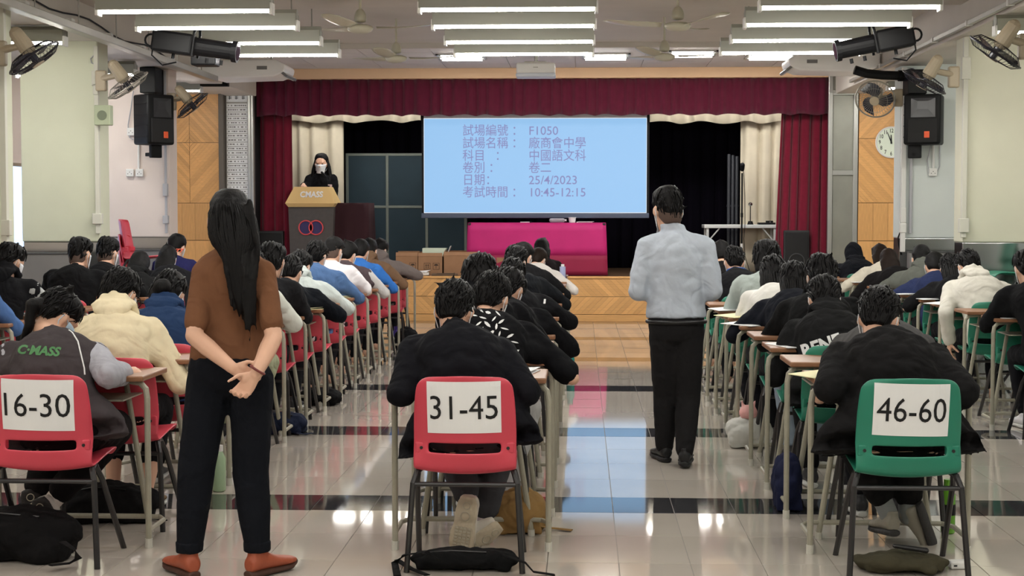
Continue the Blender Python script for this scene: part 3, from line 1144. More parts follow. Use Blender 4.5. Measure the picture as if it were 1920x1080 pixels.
# ------------------------------------------------------------------ loudspeakers on the rear piers
def wall_speaker(px0, px1, py0, py1, D, yaw, lab, bpx):
    a, b = at(px0, py1, D), at(px1, py0, D)
    w, h = (b.x - a.x) * (.84 if abs(yaw) > .5 else 1), (b.z - a.z)
    t = thing('loudspeaker', lab, 'loudspeaker', ((a.x + b.x) / 2, D, (a.z + b.z) / 2), yaw)
    me = G().prism([(-w / 2, -h / 2), (w / 2, -h / 2), (w / 2, h / 2), (-w / 2, h / 2)], -0.16, 0.14).mesh()
    obj('cabinet', evaluate(me, [('BEVEL', dict(width=0.025, segments=3, limit_method='ANGLE'))]), M_BLACK, t)
    # horn: recessed flare built as four slopes
    x0, x1, z0, z1 = -w * 0.30, w * 0.36, h * 0.04, h * 0.42
    g = G()
    fr = [(x0, -0.168, z0), (x1, -0.168, z0), (x1, -0.168, z1), (x0, -0.168, z1)]
    bk = [(x0 * 0.45, -0.163, z0 + h * 0.16), (x1 * 0.45, -0.163, z0 + h * 0.16), (x1 * 0.45, -0.163, z1 - h * 0.06), (x0 * 0.45, -0.163, z1 - h * 0.06)]
    g.add(fr + bk, [(0, 1, 5, 4), (1, 2, 6, 5), (2, 3, 7, 6), (3, 0, 4, 7), (4, 5, 6, 7)])
    obj('horn', g, mat('horn_plastic', (46, 46, 50), rough=0.3), t)
    obj('grille', G().bbox((-w * 0.38, -0.172, -h * 0.46), (w * 0.42, -0.158, h * 0.02), 0.006), mat('grille_black', (16, 16, 18), rough=0.6, bump=0.4, bscale=400), t)
    obj('badge', G().bbox((w * 0.14 - 0.028, -0.178, -h * 0.37), (w * 0.14 + 0.028, -0.17, -h * 0.24), 0.004), mat('badge_orange', (232, 92, 50), rough=0.5), t)
    for k in range(4):
        obj('rib', G().box((-w / 2 - 0.003, -0.14, -h * 0.36 + k * h * 0.22), (-w / 2 + 0.01, 0.1, -h * 0.36 + k * h * 0.22 + 0.012)), M_BLACK, t)
    q = bpx * w
    obj('bracket', G().bbox((q - 0.07, -0.03, -h / 2 - 0.14), (q + 0.07, 0.02, -h / 2 + 0.02), 0.01).bbox((q - 0.03, -0.03, -h / 2 - 0.12), (q + 0.03, 0.16, -h / 2 - 0.08), 0.006), M_BLACK, t)
    return t


wall_speaker(254, 321, 178, 272, 16.7, math.radians(48), 'black loudspeaker with an orange badge on the left rear pier', 0.06)
wall_speaker(1698, 1767, 178, 272, 16.7, math.radians(-20), 'black loudspeaker with an orange badge on the right rear pier', -0.24)
p = at(284, 152, 16.8)
o = obj('amplifier_box', G().bbox((p.x - 0.09, 16.65, p.z - 0.14), (p.x + 0.085, 16.995, p.z + 0.14), 0.01), M_BLACK)
tag(o, 'black box mounted above the left loudspeaker behind the second fan', 'box')
p = at(1715, 155, 16.8)
o = obj('amplifier_box', G().bbox((p.x - 0.1, 16.65, p.z - 0.13), (p.x + 0.1, 16.995, p.z + 0.13), 0.01), M_BLACK)
tag(o, 'black box mounted above the right loudspeaker behind the fan', 'box')

# PA box on left pier, sockets
p = at(195, 217, 14.15)
t = thing('pa_speaker', 'small pale green speaker box with a round grille on the left cream pier', 'speaker', tuple(p))
M_PAG = mat('pa_green', (168, 176, 148), rough=0.5)
obj('box', G().bbox((-0.075, -0.06, -0.09), (0.075, 0.04, 0.095), 0.008), M_PAG, t)
obj('round_grille', G().cyl((0.0, -0.064, 0.0), (0, -0.058, 0), 0.045, 24), mat('pa_grille', (112, 120, 100), rough=0.7), t)
def socket(px, py, D, lab, w=0.085):
    p = at(px, py, D)
    t = thing('wall_socket', lab, 'socket', tuple(p))
    obj('plate', G().bbox((-w / 2, -0.02, -w / 2), (w / 2, 0.012, w / 2), 0.006), M_WHITEP, t)
    for x, z in ((0, 0.008), (-0.02, -0.012), (0.02, -0.012)):
        obj('slot', G().box((x - 0.004, -0.0215, z - 0.004), (x + 0.004, -0.0195, z + 0.004)), M_INK, t)
    return t


socket(244, 324, 16.98, 'white wall socket below the left loudspeaker, left of two')
socket(262, 324, 16.98, 'white wall socket below the left loudspeaker, right of two')
socket(246, 247, 16.98, 'white wall socket left of the left loudspeaker with cables')
socket(1749, 323, 16.98, 'white wall socket below the right loudspeaker with hanging cables')
def wire(lab, pts, r=0.006, m=M_TRG):
    t = thing('cable', lab, 'cable', (0, 0, 0))
    obj('wire', G().tube(pts, r, 6), m, t)


wire('pale cable hanging from the second left fan down to its socket', [at(250, 170, 16.97), at(246, 200, 16.97), at(240, 235, 16.97), at(243, 258, 16.97), at(250, 262, 16.97)])
wire('white conduit dropping to the two sockets below the left loudspeaker', [at(260, 270, 16.98), at(260, 318, 16.98)], 0.012, M_WHITEP)
wire('pale cable loop hanging below the right loudspeaker', [at(1745, 272, 16.97), at(1739, 300, 16.97), at(1742, 325, 16.97), at(1752, 330, 16.97), at(1762, 312, 16.97), at(1762, 272, 16.97)])
wire('white conduit dropping to the socket below the right loudspeaker', [at(1750, 270, 16.98), at(1750, 318, 16.98)], 0.014, M_WHITEP)
wire('black power cable hanging by the clock wall trunking', [at(1688, 420, 16.985), at(1689, 432, 16.985), at(1684, 445, 16.985), at(1685, 460, 16.985), at(1691, 478, 16.985)], 0.008, M_BLACK)
wire('grey cable drooping along the left pier top by the fan', [at(180, 90, 14.19), at(176, 104, 14.19), at(170, 110, 14.19), at(172, 118, 14.19), at(180, 122, 14.19)])

# clock
p = at(1670, 267, YF - 0.03)
t = thing('wall_clock', 'round white wall clock half hidden by the right rear pier', 'clock', (p.x, YF - 0.045, p.z))
R = 0.2
obj('rim', G().torus((0, -0.02, 0), (0, 1, 0), R, 0.012, 40, 8), M_WHITEP, t)
obj('dial', G().cyl((0, 0.0, 0), (0, -0.022, 0), R, 40), mat('dial', (226, 236, 220), rough=0.5), t)
for h in range(1, 13):
    a = math.radians(90 - 30 * h)
    me = text_mesh(str(h), 0.075, 0.75, 0.001)
    o = obj('numeral', me, M_INK, t, (math.cos(a) * R * 0.76, -0.0235, math.sin(a) * R * 0.76))
for nm, ang, L, w in (('hour_hand', 90 - 358, R * 0.5, 0.011), ('minute_hand', 90 - 338, R * 0.72, 0.008)):
    a = math.radians(ang)
    d = Vector((math.cos(a), 0, math.sin(a)))
    s = Vector((-d.z, 0, d.x))
    q = Vector((0, -0.026, 0))
    obj(nm, G().add([q - d * 0.02 - s * w, q - d * 0.02 + s * w, q + d * L + s * w * 0.5, q + d * L - s * w * 0.5,
                     q - d * 0.02 - s * w + Vector((0, -0.003, 0)), q - d * 0.02 + s * w + Vector((0, -0.003, 0)), q + d * L + s * w * 0.5 + Vector((0, -0.003, 0)), q + d * L - s * w * 0.5 + Vector((0, -0.003, 0))],
                    [(0, 1, 2, 3), (7, 6, 5, 4), (0, 4, 5, 1), (1, 5, 6, 2), (2, 6, 7, 3), (3, 7, 4, 0)]), M_INK, t)
obj('pin', G().cyl((0, -0.024, 0), (0, -0.034, 0), 0.012, 12), M_INK, t)

# ================================================================== THE STAGE
# projection screen
SY = 21.4
a, b = at(795, 399, SY), at(1213, 221, SY)
t = thing('projection_screen', 'large lit projection screen hanging at the middle of the stage', 'screen', ((a.x + b.x) / 2, SY, 0))
wx, z0, z1 = (b.x - a.x) / 2, a.z, b.z
M_IMG = mat('screen_image', (152, 200, 244), rough=0.7, emit=0.595)
M_IMGT = mat('screen_text', (140, 140, 196), rough=0.7, emit=0.53)
obj('lit_image', G().box((-wx + 0.006, -0.004, z0 + 0.006), (wx - 0.006, 0.0, z1 - 0.006)), M_IMG, t)
obj('fabric', G().box((-wx, 0.0005, z0 - 0.03), (wx, 0.004, z1 + 0.12)), mat('screen_white', (206, 204, 206), rough=0.8), t)
obj('image_edge', G().box((-wx, -0.003, z0), (wx, 0.0003, z0 + 0.005)).box((-wx, -0.003, z1 - 0.005), (wx, 0.0003, z1)).box((wx - 0.005, -0.003, z0), (wx, 0.0003, z1)).box((-wx, -0.003, z0), (-wx + 0.005, 0.0003, z1)), mat('screen_edge', (236, 244, 255), emit=0.75), t)
obj('side_mask', G().box((wx, -0.002, z0 - 0.03), (wx + 0.035, 0.004, z1 + 0.12)).box((-wx - 0.03, -0.002, z0 - 0.03), (-wx, 0.004, z1 + 0.12)), M_BLACK, t)
obj('bottom_bar', G().bbox((-wx - 0.035, -0.02, z0 - 0.075), (wx + 0.035, 0.025, z0 - 0.004), 0.01), mat('bar_grey', (70, 78, 98), rough=0.4), t)
obj('roller_case', G().bbox((-wx - 0.06, -0.05, 2.96), (wx + 0.06, 0.06, 3.08), 0.02), M_WHITEP, t)
lines = [('試場編號 ：', 'F1050', 246), ('試場名稱 ：', '廠商會中學', 269.5), ('科目   ：', '中國語文科', 293), ('卷別 ：', '卷二', 315.5), ('日期：', '25/4/2023', 338.5), ('考試時間 ：', '10:45-12:15', 361.5)]
cxs = t.location.x
for l, r, py in lines:
    for s, px in ((l, 867), (r, 991)):
        p = at(px, py, SY)
        chinese = any(ord(ch) > 0x2000 for ch in s)
        me = text_mesh(s.strip() if s == r else s, 0.172 if chinese else 0.168, 0.93 if chinese else 1.0, 0.0006, align='LEFT')
        obj('lettering', me, M_IMGT, t, (p.x - cxs, -0.0062, p.z))

# unseen fill fixtures added behind the valance to brighten the stage interior
for x, nm in ((-3.6, 'left end'), (-2.2, 'left half'), (1.4, 'right half'), (2.7, 'right end')):
    o = dup(fx0, (x, 21.75, 2.97), 0, 'added unseen fluorescent fill light behind the red valance, ' + nm, 'added fill lights behind the valance')
    for ch in o.children:
        if ch.name.startswith('tube'):
            ch.material_slots[0].link = 'OBJECT'
            ch.material_slots[0].material = mat('tube_glow_fill', (255, 252, 243), emit=32.0)
        if ch.type == 'LIGHT':
            ch.data = ch.data.copy()
            ch.data.energy = 5.5

# green presentation boards behind
t = thing('board_partition', 'dark teal partition boards in grey frames behind the lectern on stage', 'partition', (0, 22.9, 0))
M_TEAL = mat('board_teal', (32, 52, 62), rough=0.7, noise=0.08, nscale=3)
M_FRAME = mat('board_frame', (112, 118, 112), rough=0.4, metal=0.4)
xs = [at(q, 300, 22.9).x for q in (651, 726, 800, 873)]
zs = [ZS + 0.02, at(700, 388, 22.9).z, at(700, 290, 22.9).z]
for i in range(3):
    for j in range(2):
        obj('board_panel', G().bbox((xs[i] + 0.02, -0.012, zs[j] + 0.02), (xs[i + 1] - 0.02, 0.012, zs[j + 1] - 0.02), 0.004), M_TEAL, t)
for x in xs:
    obj('post', G().bbox((x - 0.022, -0.022, ZS), (x + 0.022, 0.022, zs[2] + 0.02), 0.005), M_FRAME, t)
for z in zs[1:]:
    obj('rail', G().bbox((xs[0], -0.02, z - 0.02), (xs[-1], 0.02, z + 0.02), 0.005), M_FRAME, t)

# lectern
LY = 21.12
c = at(583, 400, LY).x
t = thing('lectern', 'dark lectern with a yellow sloping top and two linked ring emblem', 'lectern', (c, LY, ZS))
s = LY / FPX
w0, w1 = 0.285, 0.315
zt = (400 - 388) * s + CH - ZS
g = G()
g.add([(-w0, 0, 0), (w0, 0, 0), (w0 + 0.0, 0.42, 0), (-w0, 0.42, 0), (-w1, 0, zt), (w1, 0, zt), (w1, 0.42, zt), (-w1, 0.42, zt)],
      [(0, 3, 2, 1), (4, 5, 6, 7), (0, 1, 5, 4), (1, 2, 6, 5), (2, 3, 7, 6), (3, 0, 4, 7)])
obj('body', g, mat('lectern_dark', (74, 68, 66), rough=0.5, noise=0.1, nscale=20), t)
M_YEL = mat('lectern_yellow', (226, 190, 130), rough=0.45)
zl, zm_, zu = zt + 0.0, zt + 0.05, (400 - 350) * s + CH - ZS
prof_lo, prof_mid, prof_up = 0.31, 0.345, 0.245
g = G()
vs = []
for w, y0, y1, z in ((prof_lo, -0.03, 0.46, zl), (prof_mid, -0.07, 0.50, zm_), (prof_up, 0.07, 0.40, zu)):
    vs += [(-w, y0, z), (w, y0, z), (w, y1, z), (-w, y1, z)]
fs = [(3, 2, 1, 0), (8, 9, 10, 11)]
for L_ in (0, 4):
    for k in range(4):
        fs.append((L_ + k, L_ + (k + 1) % 4, L_ + 4 + (k + 1) % 4, L_ + 4 + k))
g.add(vs, fs)
obj('sloping_top', g, M_YEL, t)
me = text_mesh('CMASS', 0.13, 0.80, 0.0035, 0.003)
sl = math.atan2(0.14, zu - zm_)
obj('lettering', me, mat('letter_white', (238, 236, 236), rough=0.5, emit=0.0), t, (0.01, -0.005, zm_ + (zu - zm_) * 0.52), (-sl, 0, 0))
ze = (400 - 427) * s + CH - ZS
for k, x in enumerate((-0.07, 0.07)):
    obj('ring_emblem', G().torus((x, -0.012, ze), (0, 1, 0), 0.096, 0.009, 40, 8), mat('ring_red', (214, 76, 80), rough=0.5), t)
    obj('emblem_disc', G().cyl((x, -0.003, ze), (x, 0.002, ze), 0.088, 32), mat('emblem_blue', (54, 44, 92), rough=0.6), t)
# microphone on the lectern
t = thing('gooseneck_microphone', 'thin black microphone standing on the yellow lectern top', 'microphone', (c + 0.2, LY + 0.2, ZS + zu))
obj('base', G().cyl((0, 0, 0), (0, 0, 0.02), 0.03, 12), M_BLACK, t)
obj('neck', G().tube([(0, 0, 0.02), (0, 0, 0.08), (-0.02, 0.02, 0.14), (-0.06, 0.05, 0.18)], 0.006, 6), M_BLACK, t)
obj('head', G().cap((-0.06, 0.05, 0.18), (-0.09, 0.07, 0.205), 0.016, 0.018, 8), M_BLACK, t)

# cloth covered table right of the lectern
a, b = at(630, 382, 21.6), at(682, 382, 21.6)
t = thing('side_table', 'small table under a very dark red cloth right of the lectern', 'table', ((a.x + b.x) / 2, 21.6, ZS))
w, h = (b.x - a.x) / 2 + 0.1, a.z - ZS
M_DKC = mat('cloth_darkred', (46, 14, 22), rough=0.9)
obj('table_top', G().bbox((-w, -0.3, h - 0.03), (w, 0.3, h - 0.005), 0.005), M_DKC, t)
rings = []
for i in range(6):
    f = i / 5
    rings.append((Vector((0, 0, h * (1 - f) + 0.01)), Vector((w * (1.02 + 0.08 * f), 0, 0)), Vector((0, 0.31 * (1.02 + 0.1 * f), 0))))
g = G()
n = 48
vs, fs = [], []
for i, (cc, ax, ay) in enumerate(rings):
    for k in range(n):
        q = 2 * math.pi * k / n
        sq = 1 / max(abs(math.cos(q)), abs(math.sin(q)))
        wv = 1 + 0.05 * (i / 5) * math.sin(q * 11)
        vs.append(cc + ax * math.cos(q) * sq * wv + ay * math.sin(q) * sq * wv)
for i in range(5):
    for k in range(n):
        fs.append((i * n + k, (i + 1) * n + k, (i + 1) * n + (k + 1) % n, i * n + (k + 1) % n))
fs.append(tuple(range(n)))
g.add(vs, fs)
obj('tablecloth', g.mesh('cloth', True), M_DKC, t)

# pink tablecloth table at the stage front
a, b = at(880, 418, 21.35), at(1135, 418, 21.35)
t = thing('long_table', 'long table at the stage edge covered by a bright magenta cloth', 'table', ((a.x + b.x) / 2, 21.4, ZS))
w, h = (b.x - a.x) / 2, a.z - ZS
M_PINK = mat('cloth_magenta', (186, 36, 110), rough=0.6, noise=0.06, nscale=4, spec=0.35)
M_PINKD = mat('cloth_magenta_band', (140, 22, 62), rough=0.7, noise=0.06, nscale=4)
obj('table_top', G().bbox((-w, -0.3, h - 0.03), (w, 0.3, h), 0.004), mat('table_dark', (40, 30, 36), rough=0.4), t)
def skirt(zt_, zb_, ft, fb, m, nm):
    n = 96
    vs, fs = [], []
    for i in range(5):
        f = i / 4
        fl = ft + (fb - ft) * f
        for k in range(n):
            q = 2 * math.pi * (k + 0.5) / n
            sq = 1 / max(abs(math.cos(q)), abs(math.sin(q)))
            x, y = math.cos(q) * sq, math.sin(q) * sq
            wv = 0.010 * fl * 10 * math.sin(q * 23)
            vs.append((x * (w + fl * 0.5) + wv * 0.3, y * (0.3 + fl * 0.4) + wv * 0.12, zt_ + (zb_ - zt_) * f))
    for i in range(4):
        for k in range(n):
            fs.append((i * n + k, (i + 1) * n + k, (i + 1) * n + (k + 1) % n, i * n + (k + 1) % n))
    me = G().add(vs, fs).mesh('skirt', True)
    return obj(nm, evaluate(me, [('SOLIDIFY', dict(thickness=0.004))]), m, t)


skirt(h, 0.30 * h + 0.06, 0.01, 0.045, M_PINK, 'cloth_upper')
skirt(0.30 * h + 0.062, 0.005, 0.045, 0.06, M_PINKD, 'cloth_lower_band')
obj('cloth_top', G().bbox((-w - 0.004, -0.304, h), (w + 0.004, 0.304, h + 0.004), 0.001), M_PINK, t)
ZT = ZS + h + 0.005
TX = t.location.x
# things on the pink table
def small(nm, lab, cat, px, z, parts, y=21.3, group=None):
    x = at(px, 400, y).x
    t = thing(nm, lab, cat, (x, y, z), 0, group)
    for pn, gg, m in parts:
        obj(pn, gg, m, t)
    return t


M_CLEAR = mat('clear_plastic', (214, 216, 220), rough=0.15, trans=0.6)
small('bottle', 'clear plastic bottle lying on the magenta table, left of the cup', 'bottle', 1046, ZT + 0.032, [('body', G().cap((-0.09, 0, 0), (0.07, 0, 0), 0.03, 0.03), M_CLEAR), ('lid', G().cyl((0.09, 0, 0), (0.12, 0, 0), 0.014, 10), M_WHITEP)])
small('cup', 'pale cup standing on the magenta table', 'cup', 1073, ZT, [('body', G().cyl((0, 0, 0), (0, 0, 0.07), 0.042, 16, 0.052), M_WHITEP), ('rim', G().torus((0, 0, 0.07), (0, 0, 1), 0.052, 0.004, 20, 6), M_WHITEP)])
small('paper_stack', 'flat papers on the magenta table right of the cup', 'papers', 1096, ZT, [('sheet', G().box((-0.11, -0.1, 0), (0.11, 0.1, 0.012)), M_PAPER), ('top_sheet', G().box((-0.09, -0.12, 0.012), (0.13, 0.06, 0.016)), M_PAPER)])
small('pen', 'thin pen lying on the magenta table at left', 'pen', 985, ZT + 0.006, [('body', G().cyl((-0.07, 0, 0), (0.06, 0, 0), 0.006, 8), M_WHITEP), ('cap', G().cyl((0.06, 0, 0), (0.09, 0, 0), 0.007, 8), M_BLACK)])

# cardboard boxes on the stage front
M_CARD = mat('cardboard', (150, 112, 82), rough=0.8, noise=0.06, nscale=8)
def carton(px0, px1, pyt, y, lab, marks=(), flap=True, dep=0.3):
    a, b = at(px0, pyt, y), at(px1, pyt, y)
    w, h = b.x - a.x, a.z - ZS
    t = thing('cardboard_box', lab, 'box', ((a.x + b.x) / 2, y, ZS), 0, 'cartons on the stage edge')
    obj('carton', G().bbox((-w / 2, 0, 0), (w / 2, dep, h * 0.86), 0.004), M_CARD, t)
    if flap:
        M = Matrix.Translation((0, 0, h * 0.86)) @ Matrix.Rotation(math.radians(-25), 4, 'X')
        obj('flap', G().box((-w / 2, -0.003, 0), (w / 2, 0.003, h * 0.17), M), M_CARD, t)
        M = Matrix.Translation((0, dep, h * 0.86)) @ Matrix.Rotation(math.radians(20), 4, 'X')
        obj('flap', G().box((-w / 2, -0.003, 0), (w / 2, 0.003, h * 0.2), M), M_CARD, t)
    M_CP = mat('carton_print', (60, 46, 36), rough=0.8)
    for kind, mx in marks:
        g = G()
        x = mx * w / 2
        z, s = h * 0.42, 0.045
        for lo, hi in (((-s, -s), (s, -s + 0.005)), ((-s, s - 0.005), (s, s)), ((-s, -s), (-s + 0.005, s)), ((s - 0.005, -s), (s, s))):
            g.box((x + lo[0], -0.002, z + lo[1]), (x + hi[0], -0.0005, z + hi[1]))
        if kind == 'umbrella':
            g.prism([(x + 0.03 * math.cos(q), z + 0.008 + 0.024 * math.sin(q)) for q in [math.pi * k / 8 for k in range(9)]][::-1], -0.002, -0.0005)
            g.box((x - 0.003, -0.002, z - 0.028), (x + 0.003, -0.0005, z + 0.01))
        else:
            for d in (-0.014, 0.014):
                g.box((x + d - 0.004, -0.002, z - 0.028), (x + d + 0.004, -0.0005, z + 0.01))
                g.prism([(x + d - 0.012, z + 0.01), (x + d + 0.012, z + 0.01), (x + d, z + 0.03)], -0.002, -0.0005)
        obj('printed_mark', g, M_CP, t)
    return t


carton(742, 783, 474, 21.05, 'brown cardboard box with an umbrella mark, leftmost on the stage edge', (('umbrella', 0.55),))
carton(784, 829, 475, 21.05, 'brown cardboard box with arrow and umbrella marks on the stage edge', (('arrows', -0.25), ('umbrella', 0.5)))
carton(832, 897, 473, 21.05, 'plain brown cardboard box with a bent flap right of the marked cartons')
carton(931, 966, 479, 21.08, 'brown cardboard box in front of the magenta table cloth', ())
# white box with open end on the cartons
p = at(816, 474, 21.2)
t = thing('white_carton', 'white wedge shaped box lying on the cardboard boxes', 'box', (p.x, 21.2, p.z - 0.055))
obj('body', G().prism([(-0.17, 0), (0.11, 0), (0.16, 0.12), (-0.17, 0.12)], -0.08, 0.12), mat('pale_green_card', (206, 216, 196), rough=0.6), t)
obj('end_flap', G().box((-0.003, -0.08, 0), (0.003, 0.1, 0.14), Matrix.Translation((0.165, 0, 0.02)) @ Matrix.Rotation(math.radians(22), 4, 'Y')), M_WHITEP, t)
obj('open_end', G().prism([(0.105, 0.005), (0.15, 0.11), (0.145, 0.005)], -0.083, -0.08), M_CARD, t)
small('paper_stack', 'crumpled white papers on the stage edge below the cartons', 'papers', 786, ZS + 0.001, [('sheet', remesh(G().loft([((0, 0, 0.004 + 0.012 * i), (0.13 + 0.01 * math.sin(i * 2), 0.02, 0.006 * math.sin(i)), (0, 0.06, 0.0)) for i in range(5)], 14), 0.008, 1, 0.012, 0.06), M_PAPER), ('top_sheet', G().add([(-0.13, -0.05, 0.05), (0.1, -0.055, 0.052), (0.15, 0.04, 0.075), (-0.12, 0.05, 0.055), (-0.13, -0.05, 0.052), (0.1, -0.055, 0.054), (0.15, 0.04, 0.077), (-0.12, 0.05, 0.057)], [(3, 2, 1, 0), (4, 5, 6, 7), (0, 1, 5, 4), (1, 2, 6, 5), (2, 3, 7, 6), (3, 0, 4, 7)]), M_PAPER)], 20.98)
small('flat_box', 'flattened brown board lying on the stage edge', 'cardboard', 833, ZS + 0.001, [('board', G().bbox((-0.17, -0.05, 0), (0.18, 0.06, 0.03), 0.006), mat('dark_card', (96, 80, 66), rough=0.7)), ('loose_flap', G().box((-0.1, -0.055, 0.03), (0.14, 0.04, 0.036)), mat('dark_card', (96, 80, 66)))], 20.98)

# white folding table, microphones and poles at the right of the stage
ty = 22.2
a, b = at(1318, 421, ty), at(1456, 421, ty)
t = thing('folding_table', 'white folding table at the right of the stage before the cream curtain', 'table', ((a.x + b.x) / 2, ty, ZS))
w, h = (b.x - a.x) / 2, a.z - ZS
M_LG = mat('table_white', (206, 208, 208), rough=0.4)
obj('table_top', G().bbox((-w, -0.25, h - 0.05), (w, 0.25, h), 0.008), M_LG, t)
for sx in (-1, 1):
    for sy in (-1, 1):
        obj('leg', G().bbox((sx * (w - 0.05) - 0.018, sy * 0.2 - 0.018, 0), (sx * (w - 0.05) + 0.018, sy * 0.2 + 0.018, h - 0.05), 0.004), M_LG, t)
    obj('brace', G().cyl((sx * (w - 0.05), -0.2, h - 0.25), (sx * (w - 0.22), -0.2, h - 0.05), 0.01, 8), M_LG, t)
TZ = ZS + h
t = small('mic_stand', 'tall black microphone stand before the white folding table', 'microphone stand', 1391, ZS, [
    ('pole', G().cyl((0, 0, 0.03), (0, 0, 1.42), 0.012, 8), M_BLACK), ('base', G().cyl((0, 0, 0), (0, 0, 0.03), 0.14, 20), M_BLACK),
    ('head', G().cap((0, 0, 1.47), (0.0, -0.02, 1.53), 0.03, 0.036), M_BLACK), ('white_label', G().cyl((0, 0, 0.36), (0, 0, 0.43), 0.018, 10), M_WHITEP), ('grip', G().cyl((0, 0, 0.80), (0, 0, 0.86), 0.018, 10), M_BLACK),
    ('cable', G().tube([(0.02, 0, 1.45), (0.04, 0, 1.1), (0.045, 0, 0.7), (0.03, 0, 0.5), (0.05, 0, 0.25), (0.12, 0, 0.02)], 0.005, 6), M_BLACK)], 21.75)
small('desk_microphone', 'small black desk microphone on the white folding table', 'microphone', 1407, TZ, [
    ('base', G().cyl((0, 0, 0), (0, 0, 0.05), 0.045, 14, 0.03), M_BLACK), ('stem', G().cyl((0, 0, 0.04), (0, 0, 0.27), 0.007, 8), M_BLACK), ('head', G().ell((0, 0, 0.29), (0.03, 0, 0), (0, 0.03, 0), (0, 0, 0.03)), M_STEEL)], 22.1)
small('audio_mixer', 'low black audio mixer at the right end of the white folding table', 'mixer', 1437, TZ, [
    ('body', G().bbox((-0.12, -0.08, 0), (0.12, 0.1, 0.03), 0.006), M_BLACK), ('knob_row', G().cyl((0.05, -0.05, 0.03), (0.05, -0.05, 0.045), 0.015, 8), M_STEEL), ('receiver', G().bbox((0.0, 0.02, 0.03), (0.1, 0.09, 0.055), 0.004), M_BLACK)], 22.15)
for i, px in enumerate((1366, 1373.5, 1381)):
    x = at(px, 400, 22.6).x
    o = obj('curtain_pole', G().cyl((x, 22.6, ZS), (x, 22.6, at(px, 289 + 2 * i, 22.6).z), 0.024, 12).cyl((x, 22.6, ZS + 0.95), (x, 22.6, ZS + 0.98), 0.03, 12), mat('pole_dark', (58, 60, 66), rough=0.4))
    tag(o, 'dark upright pole beside the right cream curtain, %s of three' % ('left', 'middle', 'right')[i], 'pole', 'dark poles on stage')

# floor speakers on the stage
def cab(px0, px1, pyt, y, lab, cone):
    a, b = at(px0, pyt, y), at(px1, pyt, y)
    w, h = (b.x - a.x) / 2, a.z - ZS
    t = thing('floor_speaker', lab, 'loudspeaker', ((a.x + b.x) / 2, y, ZS))
    obj('cabinet', G().bbox((-w, 0, 0), (w, 0.35, h), 0.012), mat('speaker_dark', (40, 40, 42), rough=0.6), t)
    obj('grille', G().bbox((-w + 0.02, -0.012, 0.03), (w - 0.02, 0.01, h - 0.03), 0.006), mat('grille_black', (16, 16, 18)), t)
    obj('cone_ring', G().torus((0, -0.012, h * cone), (0, 1, 0), w * 0.6, 0.008, 32, 6), mat('ring_grey', (62, 62, 64), rough=0.5), t)
    return t, h


t, h = cab(1470, 1518, 432, 21.2, 'black floor loudspeaker before the right red curtain', 0.32)
p = at(1507, 400, 21.2).x
small('charger_box', 'small white device on top of the right floor loudspeaker', 'device', 1508, ZS + h, [('body', G().bbox((-0.04, -0.03, 0), (0.04, 0.03, 0.025), 0.01), M_WHITEP), ('button', G().cyl((0.02, 0, 0.025), (0.02, 0, 0.028), 0.006, 8), M_FIX)], 21.3)
cab(486, 531, 433, 21.2, 'black floor loudspeaker before the left red curtain', 0.4)

# low grey cabinets at the left wall, mirrors strip above is the pier cladding
M_GREYC = mat('cabinet_grey', (124, 122, 122), rough=0.5, noise=0.05, nscale=5)
def low_cabinet(x0, x1, y, z1, lab):
    t = thing('low_cabinet', lab, 'cabinet', ((x0 + x1) / 2, y, 0), 0, 'low grey cabinets by the walls')
    w = (x1 - x0) / 2
    obj('body', G().bbox((-w, 0, 0.04), (w, 0.12, z1), 0.008), M_GREYC, t)
    obj('plinth', G().box((-w + 0.02, 0.02, 0), (w - 0.02, 0.11, 0.04)), M_BLACK, t)
    obj('top_edge', G().bbox((-w - 0.004, -0.008, z1), (w + 0.004, 0.13, z1 + 0.012), 0.003), mat('edge_dark', (78, 78, 80), rough=0.5), t)
    return t


low_cabinet(-5.42, -4.56, 13.75, 1.10, 'low grey panel cabinet before the left cream pier')
low_cabinet(-5.1, -4.5, 16.6, 1.06, 'low grey panel cabinet before the left rear pier')
low_cabinet(3.5, 4.35, 16.6, 1.05, 'low dark grey panel cabinet before the right rear pier')

# ================================================================== CHAIRS AND DESKS
def shell_mesh():
    prof = [(.440, .405), (.425, .435), (.39, .448), (.30, .446), (.20, .437), (.11, .428), (.055, .422), (.022, .424), (.004, .440), (-.004, .465), (-.010, .487),
            (-.013, .498), (-.017, .515), (-.021, .533), (-.024, .545), (-.030, .575), (-.038, .62), (-.046, .67), (-.054, .72), (-.060, .765), (-.064, .79), (-.066, .806), (-.067, .813)]
    wid = [.165, .19, .20, .205, .207, .209, .211, .212, .212, .212, .212, .212, .212, .212, .212, .212, .211, .209, .205, .199, .191, .176, .150]
    nu = 20
    vs, fs = [], []
    for i, (y, z) in enumerate(prof):
        f = i / (len(prof) - 1)
        for j in range(nu + 1):
            u = -1 + 2 * j / nu
            back = min(1, max(0, (z - .44) / .1)) if i > 6 else 0
            dish = (1 - back) * (-0.022 * (1 - u * u)) * min(1, i / 3)
            yy = y + back * 0.055 * abs(u) ** 2.4
            dz = -0.012 * (u * u) if i >= 20 else 0
            vs.append((wid[i] * u, yy, z + dish + dz))
    for i in range(len(prof) - 1):
        for j in range(nu):
            u = -1 + 2 * (j + .5) / nu
            zc = (prof[i][1] + prof[i + 1][1]) / 2
            if i > 9 and .498 < zc < .533 + (0.0) and abs(u) < .70:
                continue
            a = i * (nu + 1) + j
            fs.append((a, a + 1, a + nu + 2, a + nu + 1))
    me = G().add(vs, fs).mesh('seat_shell')
    return evaluate(me, [('SOLIDIFY', dict(thickness=0.010, offset=0.0)), ('SUBSURF', dict(levels=1))])


